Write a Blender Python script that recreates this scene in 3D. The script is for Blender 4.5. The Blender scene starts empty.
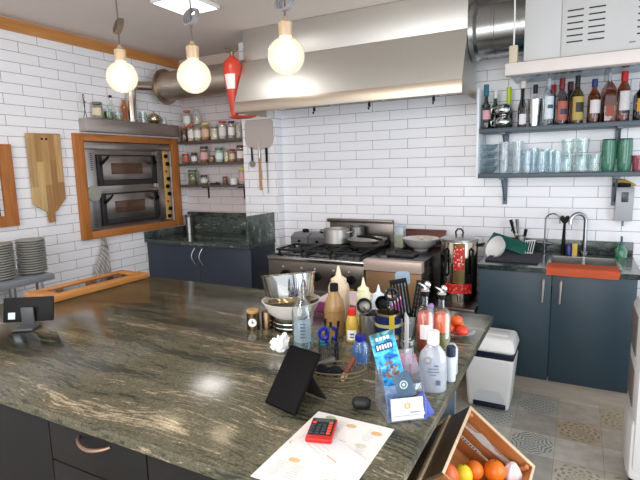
import bpy, bmesh, math, random
from mathutils import Vector, Matrix
random.seed(7)
SC = bpy.context.scene; COL = SC.collection
PI = math.pi; H = 0.846

# ------------------------------------------------------------------ materials
def s2l(c):
    return tuple((x/255/12.92 if x/255 <= .04045 else ((x/255+.055)/1.055)**2.4) for x in c)
MATS = {}
def newmat(name):
    m = bpy.data.materials.new(name); m.use_nodes = True
    nt = m.node_tree; nt.nodes.clear()
    out = nt.nodes.new('ShaderNodeOutputMaterial'); MATS[name] = m
    return m, nt, out
def N(nt, typ, ins=None, **kw):
    n = nt.nodes.new(typ)
    for k, v in kw.items(): setattr(n, k, v)
    if ins:
        for k, v in ins.items():
            s = n.inputs[k]
            if isinstance(v, bpy.types.NodeSocket): nt.links.new(v, s)
            else: s.default_value = v
    return n
def math_(nt, op, a, b=None):
    ins = {0: a}
    if b is not None: ins[1] = b
    return N(nt, 'ShaderNodeMath', ins, operation=op).outputs[0]
def ramp(nt, fac, stops, interp='LINEAR'):
    r = N(nt, 'ShaderNodeValToRGB', {0: fac}); cr = r.color_ramp; cr.interpolation = interp
    while len(cr.elements) > 1: cr.elements.remove(cr.elements[-1])
    cr.elements[0].position = stops[0][0]; cr.elements[0].color = (*s2l(stops[0][1]), 1)
    for p, c in stops[1:]:
        e = cr.elements.new(p); e.color = (*s2l(c), 1)
    return r.outputs[0]
def M(name, col=None, rough=.5, metal=0, noise=0, nscale=8, coat=0, stretch=None, emit=0, bump=0, spec=None):
    """a plain procedural material, colour broken up by a little noise"""
    if name in MATS: return MATS[name]
    m, nt, out = newmat(name)
    c = s2l(col)
    p = N(nt, 'ShaderNodeBsdfPrincipled', {'Roughness': rough, 'Metallic': metal, 'Coat Weight': coat})
    if spec is not None: p.inputs['Specular IOR Level'].default_value = spec
    tc = N(nt, 'ShaderNodeTexCoord').outputs['Object']
    if stretch:
        tc = N(nt, 'ShaderNodeMapping', {0: tc, 'Scale': stretch}).outputs[0]
    nz = N(nt, 'ShaderNodeTexNoise', {'Vector': tc, 'Scale': nscale, 'Detail': 4.0}).outputs[0]
    amt = noise if noise else .04
    hi = [min(1, x*(1+amt)) for x in c]; lo = [x*(1-amt) for x in c]
    mx = N(nt, 'ShaderNodeMix', {0: nz, 6: (*lo, 1), 7: (*hi, 1)}, data_type='RGBA')
    nt.links.new(mx.outputs[2], p.inputs['Base Color'])
    if bump:
        b = N(nt, 'ShaderNodeBump', {'Height': nz, 'Strength': bump, 'Distance': .01})
        nt.links.new(b.outputs[0], p.inputs['Normal'])
    if emit:
        nt.links.new(mx.outputs[2], p.inputs['Emission Color']); p.inputs['Emission Strength'].default_value = emit
    nt.links.new(p.outputs[0], out.inputs[0])
    return m
def GLASS(name, col=(245, 250, 250), frost=.0, gl=1.0):
    """thin glass: clear transmission plus a fresnel reflection"""
    if name in MATS: return MATS[name]
    m, nt, out = newmat(name)
    t = N(nt, 'ShaderNodeBsdfTransparent', {0: (*s2l(col), 1)})
    g = N(nt, 'ShaderNodeBsdfGlossy', {0: (1, 1, 1, 1), 1: .04})
    lw = N(nt, 'ShaderNodeLayerWeight', {0: .35})
    f = math_(nt, 'MULTIPLY', lw.outputs['Facing'], .62*gl)
    f = math_(nt, 'ADD', f, .06)
    mx = N(nt, 'ShaderNodeMixShader', {0: f, 1: t.outputs[0], 2: g.outputs[0]})
    last = mx.outputs[0]
    if frost:
        d = N(nt, 'ShaderNodeBsdfDiffuse', {0: (*s2l(col), 1)})
        last = N(nt, 'ShaderNodeMixShader', {0: frost, 1: last, 2: d.outputs[0]}).outputs[0]
    nt.links.new(last, out.inputs[0])
    return m

def tile_mat(name, axis, x0, zb, base=(246, 245, 249), h=.07671, var=.02, shift=0):
    """glazed white metro tile with thin grey joints, laid in running bond"""
    m, nt, out = newmat(name)
    tc = N(nt, 'ShaderNodeTexCoord').outputs['Object']
    sp = N(nt, 'ShaderNodeSeparateXYZ', {0: tc})
    u = math_(nt, 'SUBTRACT', sp.outputs[axis], x0 - .6)
    v = math_(nt, 'SUBTRACT', sp.outputs[2], zb - h*60)
    vec = N(nt, 'ShaderNodeCombineXYZ', {0: u, 1: v, 2: 0.0}).outputs[0]
    c = s2l(base)
    br = N(nt, 'ShaderNodeTexBrick', {'Vector': vec, 'Color1': (*c, 1), 'Color2': (*[x*(1-var) for x in c], 1),
           'Mortar': (*s2l((118, 114, 118)), 1), 'Scale': 1.0, 'Mortar Size': .0019, 'Mortar Smooth': .25, 'Bias': 0.0,
           'Brick Width': .3, 'Row Height': h})
    br.offset = .5; br.offset_frequency = 2
    p = N(nt, 'ShaderNodeBsdfPrincipled', {'Base Color': br.outputs[0], 'Roughness': .17})
    inv = math_(nt, 'SUBTRACT', 1.0, br.outputs[1])
    nz = N(nt, 'ShaderNodeTexNoise', {'Vector': tc, 'Scale': 9.0, 'Detail': 2.0}).outputs[0]
    hgt = math_(nt, 'ADD', inv, math_(nt, 'MULTIPLY', nz, .5))
    b = N(nt, 'ShaderNodeBump', {'Height': hgt, 'Strength': .25, 'Distance': .004})
    nt.links.new(b.outputs[0], p.inputs['Normal'])
    nt.links.new(p.outputs[0], out.inputs[0])
    return m
def granite(name, dark=(56, 59, 47), mid=(104, 99, 79), tan=(164, 149, 124), rot=.05, rough=.17, sc=1.0):
    m, nt, out = newmat(name)
    tc = N(nt, 'ShaderNodeTexCoord').outputs['Object']
    w1 = N(nt, 'ShaderNodeTexNoise', {'Vector': tc, 'Scale': 1.6, 'Detail': 3.0})
    off = N(nt, 'ShaderNodeVectorMath', {0: w1.outputs[1], 1: (.5, .5, .5)}, operation='SUBTRACT').outputs[0]
    off = N(nt, 'ShaderNodeVectorMath', {0: off, 3: .20}, operation='SCALE').outputs[0]
    vv = N(nt, 'ShaderNodeVectorMath', {0: tc, 1: off}, operation='ADD').outputs[0]
    mp = N(nt, 'ShaderNodeMapping', {0: vv, 'Rotation': (0, 0, rot), 'Scale': (1.0*sc, 9.5*sc, 5*sc)}).outputs[0]
    band = N(nt, 'ShaderNodeTexNoise', {'Vector': mp, 'Scale': 1.0, 'Detail': 6.0, 'Roughness': .62}).outputs[0]
    mp2 = N(nt, 'ShaderNodeMapping', {0: vv, 'Rotation': (0, 0, rot+.06), 'Scale': (12, 120, 60)}).outputs[0]
    fine = N(nt, 'ShaderNodeTexNoise', {'Vector': mp2, 'Scale': 1.0, 'Detail': 5.0, 'Roughness': .7}).outputs[0]
    f = math_(nt, 'ADD', math_(nt, 'MULTIPLY', band, .58), math_(nt, 'MULTIPLY', fine, .465))
    col = ramp(nt, f, [(.38, tuple(int(x*.6) for x in dark)), (.47, dark), (.535, mid), (.58, tuple(int(x*.85) for x in mid)), (.63, tan), (.74, tuple(min(255, int(x*1.18)) for x in tan))])
    spk = N(nt, 'ShaderNodeTexNoise', {'Vector': tc, 'Scale': 160.0, 'Detail': 2.0}).outputs[0]
    sp = ramp(nt, spk, [(.35, (120, 120, 120)), (.6, (255, 255, 255))])
    cm = N(nt, 'ShaderNodeMix', {0: .55, 6: col, 7: sp}, data_type='RGBA', blend_type='MULTIPLY').outputs[2]
    p = N(nt, 'ShaderNodeBsdfPrincipled', {'Base Color': cm, 'Roughness': rough})
    nt.links.new(p.outputs[0], out.inputs[0])
    return m
def wood(name, a=(196, 120, 52), b=(160, 88, 34), scale=(3, 40, 40), rough=.4):
    if name in MATS: return MATS[name]
    m, nt, out = newmat(name)
    tc = N(nt, 'ShaderNodeTexCoord').outputs['Object']
    mp = N(nt, 'ShaderNodeMapping', {0: tc, 'Scale': scale}).outputs[0]
    nz = N(nt, 'ShaderNodeTexNoise', {'Vector': mp, 'Scale': 1.0, 'Detail': 5.0, 'Distortion': .6}).outputs[0]
    col = ramp(nt, nz, [(.3, b), (.7, a)])
    p = N(nt, 'ShaderNodeBsdfPrincipled', {'Base Color': col, 'Roughness': rough})
    nt.links.new(p.outputs[0], out.inputs[0])
    return m
def steel(name, col=(176, 174, 170), rough=.3, stretch=(2, 2, 60), bump=.05):
    if name in MATS: return MATS[name]
    m, nt, out = newmat(name)
    tc = N(nt, 'ShaderNodeTexCoord').outputs['Object']
    mp = N(nt, 'ShaderNodeMapping', {0: tc, 'Scale': stretch}).outputs[0]
    nz = N(nt, 'ShaderNodeTexNoise', {'Vector': mp, 'Scale': 4.0, 'Detail': 3.0}).outputs[0]
    r = N(nt, 'ShaderNodeMapRange', {0: nz, 3: rough*.8, 4: rough*1.25}).outputs[0]
    p = N(nt, 'ShaderNodeBsdfPrincipled', {'Base Color': (*s2l(col), 1), 'Metallic': 1.0, 'Roughness': r})
    if bump:
        bn = N(nt, 'ShaderNodeBump', {'Height': nz, 'Strength': bump, 'Distance': .002}); nt.links.new(bn.outputs[0], p.inputs['Normal'])
    nt.links.new(p.outputs[0], out.inputs[0])
    return m

# ------------------------------------------------------------------ mesh helpers
def B(): return bmesh.new()
def box(bm, c, s, bev=0, rot=None, seg=2):
    vs = bmesh.ops.create_cube(bm, size=1)['verts']
    bmesh.ops.scale(bm, verts=vs, vec=s)
    if bev:
        es = {e for v in vs for e in v.link_edges}
        r = bmesh.ops.bevel(bm, geom=list(es), offset=bev, segments=seg, profile=.5, affect='EDGES')
        vs = list({v for f in r['faces'] for v in f.verts} | {v for v in vs if v.is_valid})
    if rot: bmesh.ops.rotate(bm, verts=vs, cent=(0, 0, 0), matrix=rot)
    bmesh.ops.translate(bm, verts=vs, vec=c)
    return bm
def lo(bm, a, b, bev=0):          # box between two corners
    return box(bm, [(a[i]+b[i])/2 for i in range(3)], [abs(b[i]-a[i]) for i in range(3)], bev)
def lathe(bm, prof, seg=24, c=(0, 0, 0), mat=None, sx=1, sy=1):
    rings = []
    for r, z in prof:
        if r < 1e-5: rings.append([bm.verts.new((0, 0, z))])
        else: rings.append([bm.verts.new((r*sx*math.cos(2*PI*i/seg), r*sy*math.sin(2*PI*i/seg), z)) for i in range(seg)])
    vs = [v for r in rings for v in r]
    for a, b in zip(rings, rings[1:]):
        for i in range(seg):
            j = (i+1) % seg
            if len(a) == 1 and len(b) == 1: continue
            if len(a) == 1: bm.faces.new((a[0], b[j], b[i]))
            elif len(b) == 1: bm.faces.new((a[i], a[j], b[0]))
            else: bm.faces.new((a[i], a[j], b[j], b[i]))
    if mat: bmesh.ops.transform(bm, matrix=mat, verts=vs)
    bmesh.ops.translate(bm, verts=vs, vec=c)
    return bm
def cyl(bm, r, z0, z1, seg=24, c=(0, 0, 0), bev=0, mat=None):
    if bev: p = [(0, z0), (r-bev, z0), (r, z0+bev), (r, z1-bev), (r-bev, z1), (0, z1)]
    else: p = [(0, z0), (r, z0), (r, z1), (0, z1)]
    return lathe(bm, p, seg, c, mat)
def tube(bm, pts, r, seg=10, closed=False):
    pts = [Vector(p) for p in pts]; n = len(pts); rings = []
    rr = r if isinstance(r, (list, tuple)) else [r]*n
    prev = None
    for i, p in enumerate(pts):
        if closed: d = pts[(i+1) % n]-pts[i-1]
        else: d = pts[min(i+1, n-1)]-pts[max(i-1, 0)]
        d.normalize()
        if prev is None:
            a = Vector((0, 0, 1)) if abs(d.z) < .9 else Vector((1, 0, 0))
            x = d.cross(a).normalized()
        else:
            x = (prev - d*prev.dot(d)).normalized()
        y = d.cross(x); prev = x
        rings.append([bm.verts.new(p + (x*math.cos(2*PI*k/seg)+y*math.sin(2*PI*k/seg))*rr[i]) for k in range(seg)])
    m = n if closed else n-1
    for i in range(m):
        a, b = rings[i], rings[(i+1) % n]
        for k in range(seg): bm.faces.new((a[k], a[(k+1) % seg], b[(k+1) % seg], b[k]))
    if not closed:
        bm.faces.new(rings[0][::-1]); bm.faces.new(rings[-1])
    return bm
def prism(bm, pts, z0, z1, mat=None):
    """outline in XY extruded from z0 to z1"""
    a = [bm.verts.new((x, y, z0)) for x, y in pts]; b = [bm.verts.new((x, y, z1)) for x, y in pts]
    n = len(pts)
    bm.faces.new(a[::-1]); bm.faces.new(b)
    for i in range(n): bm.faces.new((a[i], a[(i+1) % n], b[(i+1) % n], b[i]))
    if mat: bmesh.ops.transform(bm, matrix=mat, verts=a+b)
    return bm
XZ = Matrix(((1, 0, 0, 0), (0, 0, -1, 0), (0, 1, 0, 0), (0, 0, 0, 1)))     # outline x,y -> x,z ; depth -> -y
YZ = Matrix(((0, 0, 1, 0), (1, 0, 0, 0), (0, 1, 0, 0), (0, 0, 0, 1)))      # outline x,y -> y,z ; depth -> x
def sphere(bm, r, c=(0, 0, 0), s=(1, 1, 1), u=20, v=12):
    vs = bmesh.ops.create_uvsphere(bm, u_segments=u, v_segments=v, radius=r)['verts']
    bmesh.ops.scale(bm, verts=vs, vec=s); bmesh.ops.translate(bm, verts=vs, vec=c)
    return bm
def obj(name, bm, mat, parent=None, loc=None, rot=None, smooth=True, label=None, kind=None):
    bmesh.ops.recalc_face_normals(bm, faces=bm.faces)
    me = bpy.data.meshes.new(name); bm.to_mesh(me); bm.free()
    for mm in (mat if isinstance(mat, (list, tuple)) else [mat]): me.materials.append(mm)
    if smooth:
        for p in me.polygons: p.use_smooth = True
        me.set_sharp_from_angle(angle=math.radians(38))
    o = bpy.data.objects.new(name, me); COL.objects.link(o)
    if parent: o.parent = parent
    if loc: o.location = loc
    if rot: o.rotation_euler = rot
    if label: o['label'] = label
    if kind: o['kind'] = kind
    return o
def thing(name, label, cat, loc=(0, 0, 0), rz=0, group=None, rot=None):
    o = bpy.data.objects.new(name, None); COL.objects.link(o); o.empty_display_size = .05
    o.location = loc; o.rotation_euler = rot if rot else (0, 0, rz)
    o['label'] = label; o['category'] = cat
    if group: o['group'] = group
    return o
def tag(o, label, cat, group=None):
    o['label'] = label; o['category'] = cat
    if group: o['group'] = group
    return o
def struct(name, bm, mat, parent=None, smooth=False):
    o = obj(name, bm, mat, parent, smooth=smooth)
    if not parent: o['kind'] = 'structure'
    return o
def dup(root, loc, rz=None, label=None, group=None):
    r = root.copy(); COL.objects.link(r); r.location = loc
    if rz is not None: r.rotation_euler = (0, 0, rz)
    if label: r['label'] = label
    if group: r['group'] = group
    for ch in root.children:
        c = ch.copy(); COL.objects.link(c); c.parent = r
        for g in ch.children:
            d = g.copy(); COL.objects.link(d); d.parent = c
    return r
def text_mesh(name, body, size, mat, parent, loc, rot, ext=.0003, align='CENTER'):
    cu = bpy.data.curves.new(name, 'FONT'); cu.body = body; cu.size = size; cu.extrude = ext
    cu.align_x = align; cu.align_y = 'CENTER'
    t = bpy.data.objects.new(name+'_tmp', cu); COL.objects.link(t)
    bpy.context.view_layer.update()
    me = bpy.data.meshes.new_from_object(t.evaluated_get(bpy.context.evaluated_depsgraph_get()))
    bpy.data.objects.remove(t); bpy.data.curves.remove(cu)
    me.materials.clear(); me.materials.append(mat)
    o = bpy.data.objects.new(name, me); COL.objects.link(o); o.parent = parent; o.location = loc; o.rotation_euler = rot
    return o

# ------------------------------------------------------------------ shared materials
TB = tile_mat('white_wall_tile_back', 0, .0, 1.8945-.03836)
TL = tile_mat('white_wall_tile_left', 1, -1.551, 1.8945+.6055-.03836)
TA = tile_mat('shade_tinted_wall_tile_alcove', 0, .07, 1.8945-.062, base=(226, 214, 214))  # same white tile, the alcove's shade put into a darker, pinker base
GR = granite('green_granite')
GRI = granite('green_granite_upstand', dark=(54, 64, 62), mid=(92, 102, 96), tan=(160, 166, 156), rot=.5)
GRD = granite('dark_green_granite_worktop', dark=(44, 50, 50), mid=(78, 86, 82), tan=(130, 136, 128), rot=.3, rough=.12)
NAVY = M('navy_cabinet_paint', (42, 50, 66), .45, noise=.05)
SLATE = M('slate_blue_cabinet_paint', (38, 58, 70), .42, noise=.06)
ANTH = M('anthracite_cabinet_paint', (21, 19, 19), .55, noise=.06, spec=.3)
STEEL = steel('brushed_steel'); STEELH = steel('hood_steel', (214, 212, 206), .42, (60, 2, 2), .02)
STEELD = steel('worn_dark_steel', (120, 116, 112), .38)
CHROME = steel('polished_chrome', (205, 205, 205), .1, bump=0)
GALV = steel('galvanised_duct', (175, 178, 178), .25, (1, 1, 1), .1)
ALU = M('dull_aluminium', (196, 192, 186), .42, .85)
BLACK = M('black_plastic', (8, 8, 9), .5, spec=.2); IRON = M('black_cast_iron', (18, 17, 17), .5, bump=.2, nscale=60)
RUB = M('black_rubber', (10, 10, 10), .8)
WHITE = M('white_plastic', (232, 232, 232), .35); PAPER = M('white_paper', (236, 234, 230), .7)
CREAM = M('cream_plastic', (222, 208, 176), .5)
ORW = wood('orange_varnished_wood', (196, 122, 50), (164, 92, 34), (2, 2, 2))
ORWH = wood('orange_varnished_wood_trim', (200, 140, 74), (172, 110, 50), (30, 2, 30))
RED = M('red_paint', (196, 40, 26), .35); REDP = M('red_plastic', (190, 24, 24), .4)
GL = GLASS('clear_glass'); GLB = GLASS('bluish_clear_glass', (240, 246, 248)); GREENG = GLASS('green_glass', (96, 190, 160), .22, .6)
DGREEN = GLASS('dark_green_bottle_glass', (34, 70, 44)); FROST = GLASS('frosted_plastic', (236, 240, 244), .35)
ACRY = GLASS('clear_acrylic', (238, 240, 248), .06, 1.2)
# ================================================================== ROOM
XL = -1.579
def wall_with_holes():
    bm = B(); x0, x1 = XL-.15, XL
    ys = [-5.6, -2.7, -1.79, -1.10, -.09, .27]; zs = [0, .99, 1.19, 1.64, 1.76, 2.62]
    for i in range(5):
        for k in range(5):
            if i == 3 and zs[k] >= .98 and zs[k+1] <= 1.77: continue
            if i == 1 and zs[k] >= 1.18 and zs[k+1] <= 1.65: continue
            lo(bm, (x0, ys[i], zs[k]), (x1, ys[i+1], zs[k+1]))
    bmesh.ops.remove_doubles(bm, verts=bm.verts, dist=1e-5)
    # drop the faces shared by two neighbouring boxes
    seen = {}
    for f in bm.faces: seen.setdefault(tuple(sorted(v.index for v in f.verts)), []).append(f)
    dead = [f for fs in seen.values() if len(fs) > 1 for f in fs]
    bmesh.ops.delete(bm, geom=dead, context='FACES_ONLY')
    return bm
bmw = wall_with_holes(); bmw.verts.index_update()
struct('wall_left', bmw, TL)
bm = B(); lo(bm, (-1.579, .12, 0), (-.655, .27, 2.62)); struct('wall_alcove', bm, TA)
bm = B(); lo(bm, (-.652, -.1, 0), (-.287, .27, 2.62)); struct('wall_pillar', bm, TB)
bm = B(); lo(bm, (-.287, 0, 0), (3.6, .15, 2.62)); struct('wall_back', bm, TB)
cm = M('ceiling_paint', (226, 215, 208), .75, noise=.03, nscale=3)
bm = B(); lo(bm, (XL-.15, -5.6, 2.62), (3.6, .27, 2.72)); struct('ceiling', bm, cm)
bm = B(); lo(bm, (XL, -5.6, 2.525), (XL+.018, .12, 2.612), .002); struct('trim_1', bm, wood('orange_beam_wood', (206, 146, 84), (186, 122, 62), (30, 2, 30)))
bm = B(); lo(bm, (XL, .095, 2.50), (-.655, .12, 2.61), .003); struct('trim_2', bm, M('pale_pink_trim', (216, 196, 184), .6))

# floor of printed patchwork tiles, each quad of the grid picks one of seven printed designs
def floor_tile(name, base, ink=None, kind=0):
    m, nt, out = newmat(name)
    tc = N(nt, 'ShaderNodeTexCoord').outputs['Object']
    sp = N(nt, 'ShaderNodeSeparateXYZ', {0: tc})
    def cell(s, o, w):
        a = math_(nt, 'DIVIDE', math_(nt, 'SUBTRACT', s, o), w)
        return math_(nt, 'SUBTRACT', math_(nt, 'FRACT', a), .5)
    x = cell(sp.outputs[0], 2.085-.223*40, .223); y = cell(sp.outputs[1], -.845-.228*60, .228)
    nz = N(nt, 'ShaderNodeTexNoise', {'Vector': tc, 'Scale': 14.0, 'Detail': 5.0}).outputs[0]
    col = ramp(nt, nz, [(.25, tuple(int(c*.84) for c in base)), (.75, base)])
    if ink:
        r = math_(nt, 'SQRT', math_(nt, 'ADD', math_(nt, 'MULTIPLY', x, x), math_(nt, 'MULTIPLY', y, y)))
        a = math_(nt, 'ARCTAN2', y, x)
        if kind == 0:
            w = math_(nt, 'SINE', math_(nt, 'ADD', math_(nt, 'MULTIPLY', math_(nt, 'ABSOLUTE', math_(nt, 'SINE', math_(nt, 'MULTIPLY', a, 4.0))), 5.0), math_(nt, 'MULTIPLY', r, 62.0)))
        elif kind == 1:
            w = math_(nt, 'MULTIPLY', math_(nt, 'SINE', math_(nt, 'MULTIPLY', a, 8.0)), math_(nt, 'SINE', math_(nt, 'MULTIPLY', r, 38.0)))
        else:
            w = math_(nt, 'MULTIPLY', math_(nt, 'SINE', math_(nt, 'MULTIPLY', x, 37.7)), math_(nt, 'SINE', math_(nt, 'MULTIPLY', y, 37.7)))
        w = math_(nt, 'ADD', w, math_(nt, 'MULTIPLY', math_(nt, 'SUBTRACT', nz, .5), 1.6))
        f = N(nt, 'ShaderNodeMapRange', {0: w, 1: .2, 2: .55}).outputs[0]
        inner = math_(nt, 'LESS_THAN', r, .47); f = math_(nt, 'MULTIPLY', math_(nt, 'MULTIPLY', f, inner), .8)
        col = N(nt, 'ShaderNodeMix', {0: f, 6: col, 7: (*s2l(ink), 1)}, data_type='RGBA').outputs[2]
    e = math_(nt, 'MAXIMUM', math_(nt, 'ABSOLUTE', x), math_(nt, 'ABSOLUTE', y))
    g = math_(nt, 'GREATER_THAN', e, .4925)
    col = N(nt, 'ShaderNodeMix', {0: math_(nt, 'MULTIPLY', g, .55), 6: col, 7: (*s2l((120, 110, 100)), 1)}, data_type='RGBA').outputs[2]
    p = N(nt, 'ShaderNodeBsdfPrincipled', {'Base Color': col, 'Roughness': .42})
    nt.links.new(p.outputs[0], out.inputs[0]); return m
FT = [floor_tile('floor_beige', (186, 176, 162)), floor_tile('floor_grey', (170, 166, 156)), floor_tile('floor_cream', (198, 192, 182)),
      floor_tile('floor_blue_scroll', (196, 194, 184), (84, 96, 104), 0), floor_tile('floor_tan_flower', (186, 170, 146), (116, 106, 92), 1),
      floor_tile('floor_grey_lattice', (176, 176, 170), (104, 114, 118), 2), floor_tile('floor_cream_flower', (190, 180, 164), (120, 116, 104), 1)]
bm = B(); fx = {}
picks = {(39, 60): 5, (39, 59): 1, (39, 58): 3, (39, 57): 1, (40, 60): 0, (40, 59): 4, (40, 58): 2, (40, 57): 6, (41, 60): 4, (41, 59): 0, (41, 58): 2, (41, 57): 6, (38, 59): 5, (38, 58): 2, (38, 57): 5}
rf = random.Random(3)
for i in range(22, 48):
    for j in range(38, 65):
        x = 2.085-.223*40+.223*i; y = -.845-.228*60+.228*j
        f = bm.faces.new([bm.verts.new(p) for p in ((x, y, 0), (x+.223, y, 0), (x+.223, y+.228, 0), (x, y+.228, 0))])
        f.material_index = picks.get((i, j), rf.choice([0, 1, 2, 3, 4, 5, 6, 0, 2]))
bmesh.ops.remove_doubles(bm, verts=bm.verts, dist=1e-4)
o = struct('floor', bm, FT)
# ================================================================== LIGHTS OF THE PLACE, PLUS ADDED FILL
def area(name, loc, rot, sx, sy, e, col=(1, 1, 1)):
    l = bpy.data.lights.new(name, 'AREA'); l.shape = 'RECTANGLE'; l.size = sx; l.size_y = sy; l.energy = e; l.color = col
    o = bpy.data.objects.new(name, l); COL.objects.link(o); o.location = loc; o.rotation_euler = rot
    return o
W = bpy.data.worlds.new('daylight'); SC.world = W; W.use_nodes = True
bg = W.node_tree.nodes['Background']; bg.inputs[0].default_value = (.90, .95, 1.0, 1); bg.inputs[1].default_value = 1.15
# added fill light behind the camera, and daylight from a side window on the right
area('rear_fill_light', (1.6, -5.5, 1.7), (math.radians(82), 0, 0), 3.2, 1.7, 62, (.97, .98, 1.0))
area('side_window_daylight', (3.5, -2.4, 1.25), (0, math.radians(98), 0), 1.5, 1.7, 30, (.80, .92, 1.0))
for k, (x, y) in enumerate(((1.4, -4.6), (-.4, -4.4))):
    area('ceiling_lamp_light', (x, y, 2.58), (0, 0, 0), .5, .5, 17, (1.0, .96, .9))

# ceiling panel lamp in view
t = thing('ceiling_panel_lamp', 'bright square white led panel lamp fixed to the ceiling', 'ceiling lamp', (-.28, -1.17, 2.62))
bm = B(); box(bm, (0, 0, -.0125), (.31, .34, .025), .003); obj('housing', bm, WHITE, t)
bm = B(); box(bm, (0, 0, -.028), (.28, .31, .004)); obj('diffuser', bm, M('lit_diffuser', (255, 250, 244), .5, emit=2.0), t)
area('panel_lamp_light', (-.28, -1.17, 2.57), (0, 0, 0), .28, .3, 4, (1, .97, .93))

# pendant bulbs
def glow(name, col, strength, clear):
    m, nt, out = newmat(name)
    e = N(nt, 'ShaderNodeEmission', {0: (*s2l(col), 1), 1: strength})
    tr = N(nt, 'ShaderNodeBsdfTransparent', {0: (1, .97, .9, 1)})
    mx = N(nt, 'ShaderNodeMixShader', {0: clear, 1: e.outputs[0], 2: tr.outputs[0]})
    gg = N(nt, 'ShaderNodeBsdfGlossy', {1: .05}); f = N(nt, 'ShaderNodeFresnel', {0: 1.45})
    m2 = N(nt, 'ShaderNodeMixShader', {0: f.outputs[0], 1: mx.outputs[0], 2: gg.outputs[0]})
    nt.links.new(m2.outputs[0], out.inputs[0]); return m
GLOBE = glow('lit_bulb_glass', (255, 240, 208), 1.6, .25)
FIL = M('glowing_filament', (255, 236, 196), .5, emit=40)
SOCK = M('pale_brass_socket', (168, 146, 122), .45, .3)
CORD = M('grey_brown_cable', (92, 78, 66), .7)
def pendant(x, y, z, knot_z, lab, knotted, ringx=.0):
    t = thing('pendant_bulb', lab, 'pendant lamp', (x, y, z), group='pendant bulbs over the island')
    bm = B(); r = .062
    prof = [(0, -r)]+[(r*math.sin(a), -r*math.cos(a)) for a in [PI*k/18 for k in range(1, 17)]]+[(.0175, .066), (0, .067)]
    lathe(bm, prof, 32); obj('globe', bm, GLOBE, t)
    bm = B(); tube(bm, [(-.012, 0, .05), (-.02, 0, -.012), (-.01, .01, .03), (0, .015, -.018), (.01, .01, .03), (.02, 0, -.012), (.012, 0, .05)], .0035, 6)
    sphere(bm, .026, (0, 0, .0), (1, 1, 1.15)); obj('filament', bm, FIL, t)
    bm = B(); lathe(bm, [(0, .062), (.021, .062), (.0225, .068), (.0225, .098), (.024, .1), (.024, .106), (.012, .112), (.006, .125), (0, .126)], 24); obj('socket', bm, SOCK, t)
    zk = knot_z - z
    bm = B(); tube(bm, [(0, 0, .12), (0, 0, zk-.03), (.002, 0, zk+.03), (-.008, 0, 2.619-z)], .003, 8)
    obj('cable', bm, CORD, t)
    bm = B(); R_ = .03
    for q in range(3):
        pts = [((R_-.003*q)*math.cos(a)*(.45 if knotted else 1)+.004*q, .006*q-.006+.012*math.sin(a), zk+(R_)*math.sin(a)) for a in [2*PI*k/20 for k in range(20)]]
        tube(bm, pts, .0042, 8, closed=True)
    obj('cable_coil', bm, CORD if knotted else M('grey_cable_coil', (120, 120, 124), .35), t, label='loop of spare cable tied above the socket' )
    l = bpy.data.lights.new('bulb_light', 'POINT'); l.energy = 5; l.color = (1, .83, .6); l.shadow_soft_size = .05
    lo_ = bpy.data.objects.new('bulb_light', l); COL.objects.link(lo_); lo_.location = (x, y, z)
pendant(.465, -2.4, 1.872, 2.07, 'leftmost lit globe bulb hanging on a cable with a long twisted knot', True)
pendant(.847, -2.4, 1.835, 2.045, 'middle lit globe bulb hanging below a round coil of grey cable', False)
pendant(1.251, -2.4, 1.858, 2.03, 'rightmost lit globe bulb hanging in front of the steel hood', False)

# ================================================================== LEFT WALL
# framed hatch at the left edge
w = struct('window_1', (lambda b: (lo(b, (XL-.05, -2.7, 1.19), (XL-.04, -1.79, 1.64)), b)[1])(B()), M('dark_hatch_glass', (70, 60, 40), .1))
bm = B()
for a, b in (((-2.78, 1.115), (-1.70, 1.195)), ((-2.78, 1.635), (-1.70, 1.712)), ((-1.79, 1.19), (-1.70, 1.64)), ((-2.78, 1.19), (-2.69, 1.64))):
    lo(bm, (XL+.001, a[0], a[1]), (XL+.03, b[0], b[1]), .003)
struct('window_frame', bm, wood('frame_wood', (186, 118, 58), (156, 90, 38), (3, 30, 3)), w)
# oven surround
t = thing('oven_surround', 'orange varnished wooden frame around the built-in oven', 'frame', (XL, -.595, .925))
OW = wood('oven_frame_wood', (192, 122, 62), (162, 96, 40), (4, 30, 3)); OWH = wood('oven_frame_wood_across', (192, 122, 62), (162, 96, 40), (4, 3, 30))
for nm, a, b, mm in (('side_rail', (-1.19+.595, 0), (-1.10+.595, .895), OW), ('side_rail', (-.095+.595, 0), (-.005+.595, .895), OW),
                 ('top_rail', (-1.10+.595, .835), (-.095+.595, .895), OWH), ('bottom_rail', (-1.10+.595, 0), (-.095+.595, .066), OWH)):
    bm = B(); lo(bm, (.001, a[0], a[1]), (.034, b[0], b[1]), .004); obj(nm, bm, mm, t)
# deck oven in the opening
t = thing('deck_oven', 'stainless two-deck pizza oven built into the left wall', 'oven', (XL, -.595, .99))
OS = steel('oven_steel', (176, 170, 166), .3, (60, 2, 2)); OD = M('dark_oven_trim', (40, 38, 40), .4)
bm = B(); lo(bm, (-.7, -.5, .002), (-.012, .5, .768), .004); obj('body', bm, OS, t)
bm = B(); lo(bm, (-.012, -.49, .705), (.012, .5, .765), .003); lo(bm, (-.012, -.49, .33), (.008, .40, .352), .002); obj('fascia', bm, OS, t)
bm = B(); lo(bm, (-.012, -.49, .01), (.014, -.395, .70), .003); obj('side_strip', bm, steel('light_strip_steel', (206, 206, 208), .35), t)
bm = B()
for k in range(13): box(bm, (.0165, -.445, .04+.017*k), (.004, .03, .005))
obj('vent_slots', bm, OD, t); bm = B()
for k in range(9): box(bm, (.0165, -.44, .53+.017*k), (.004, .018, .007))
obj('vent_slots', bm, OD, t)
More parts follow.
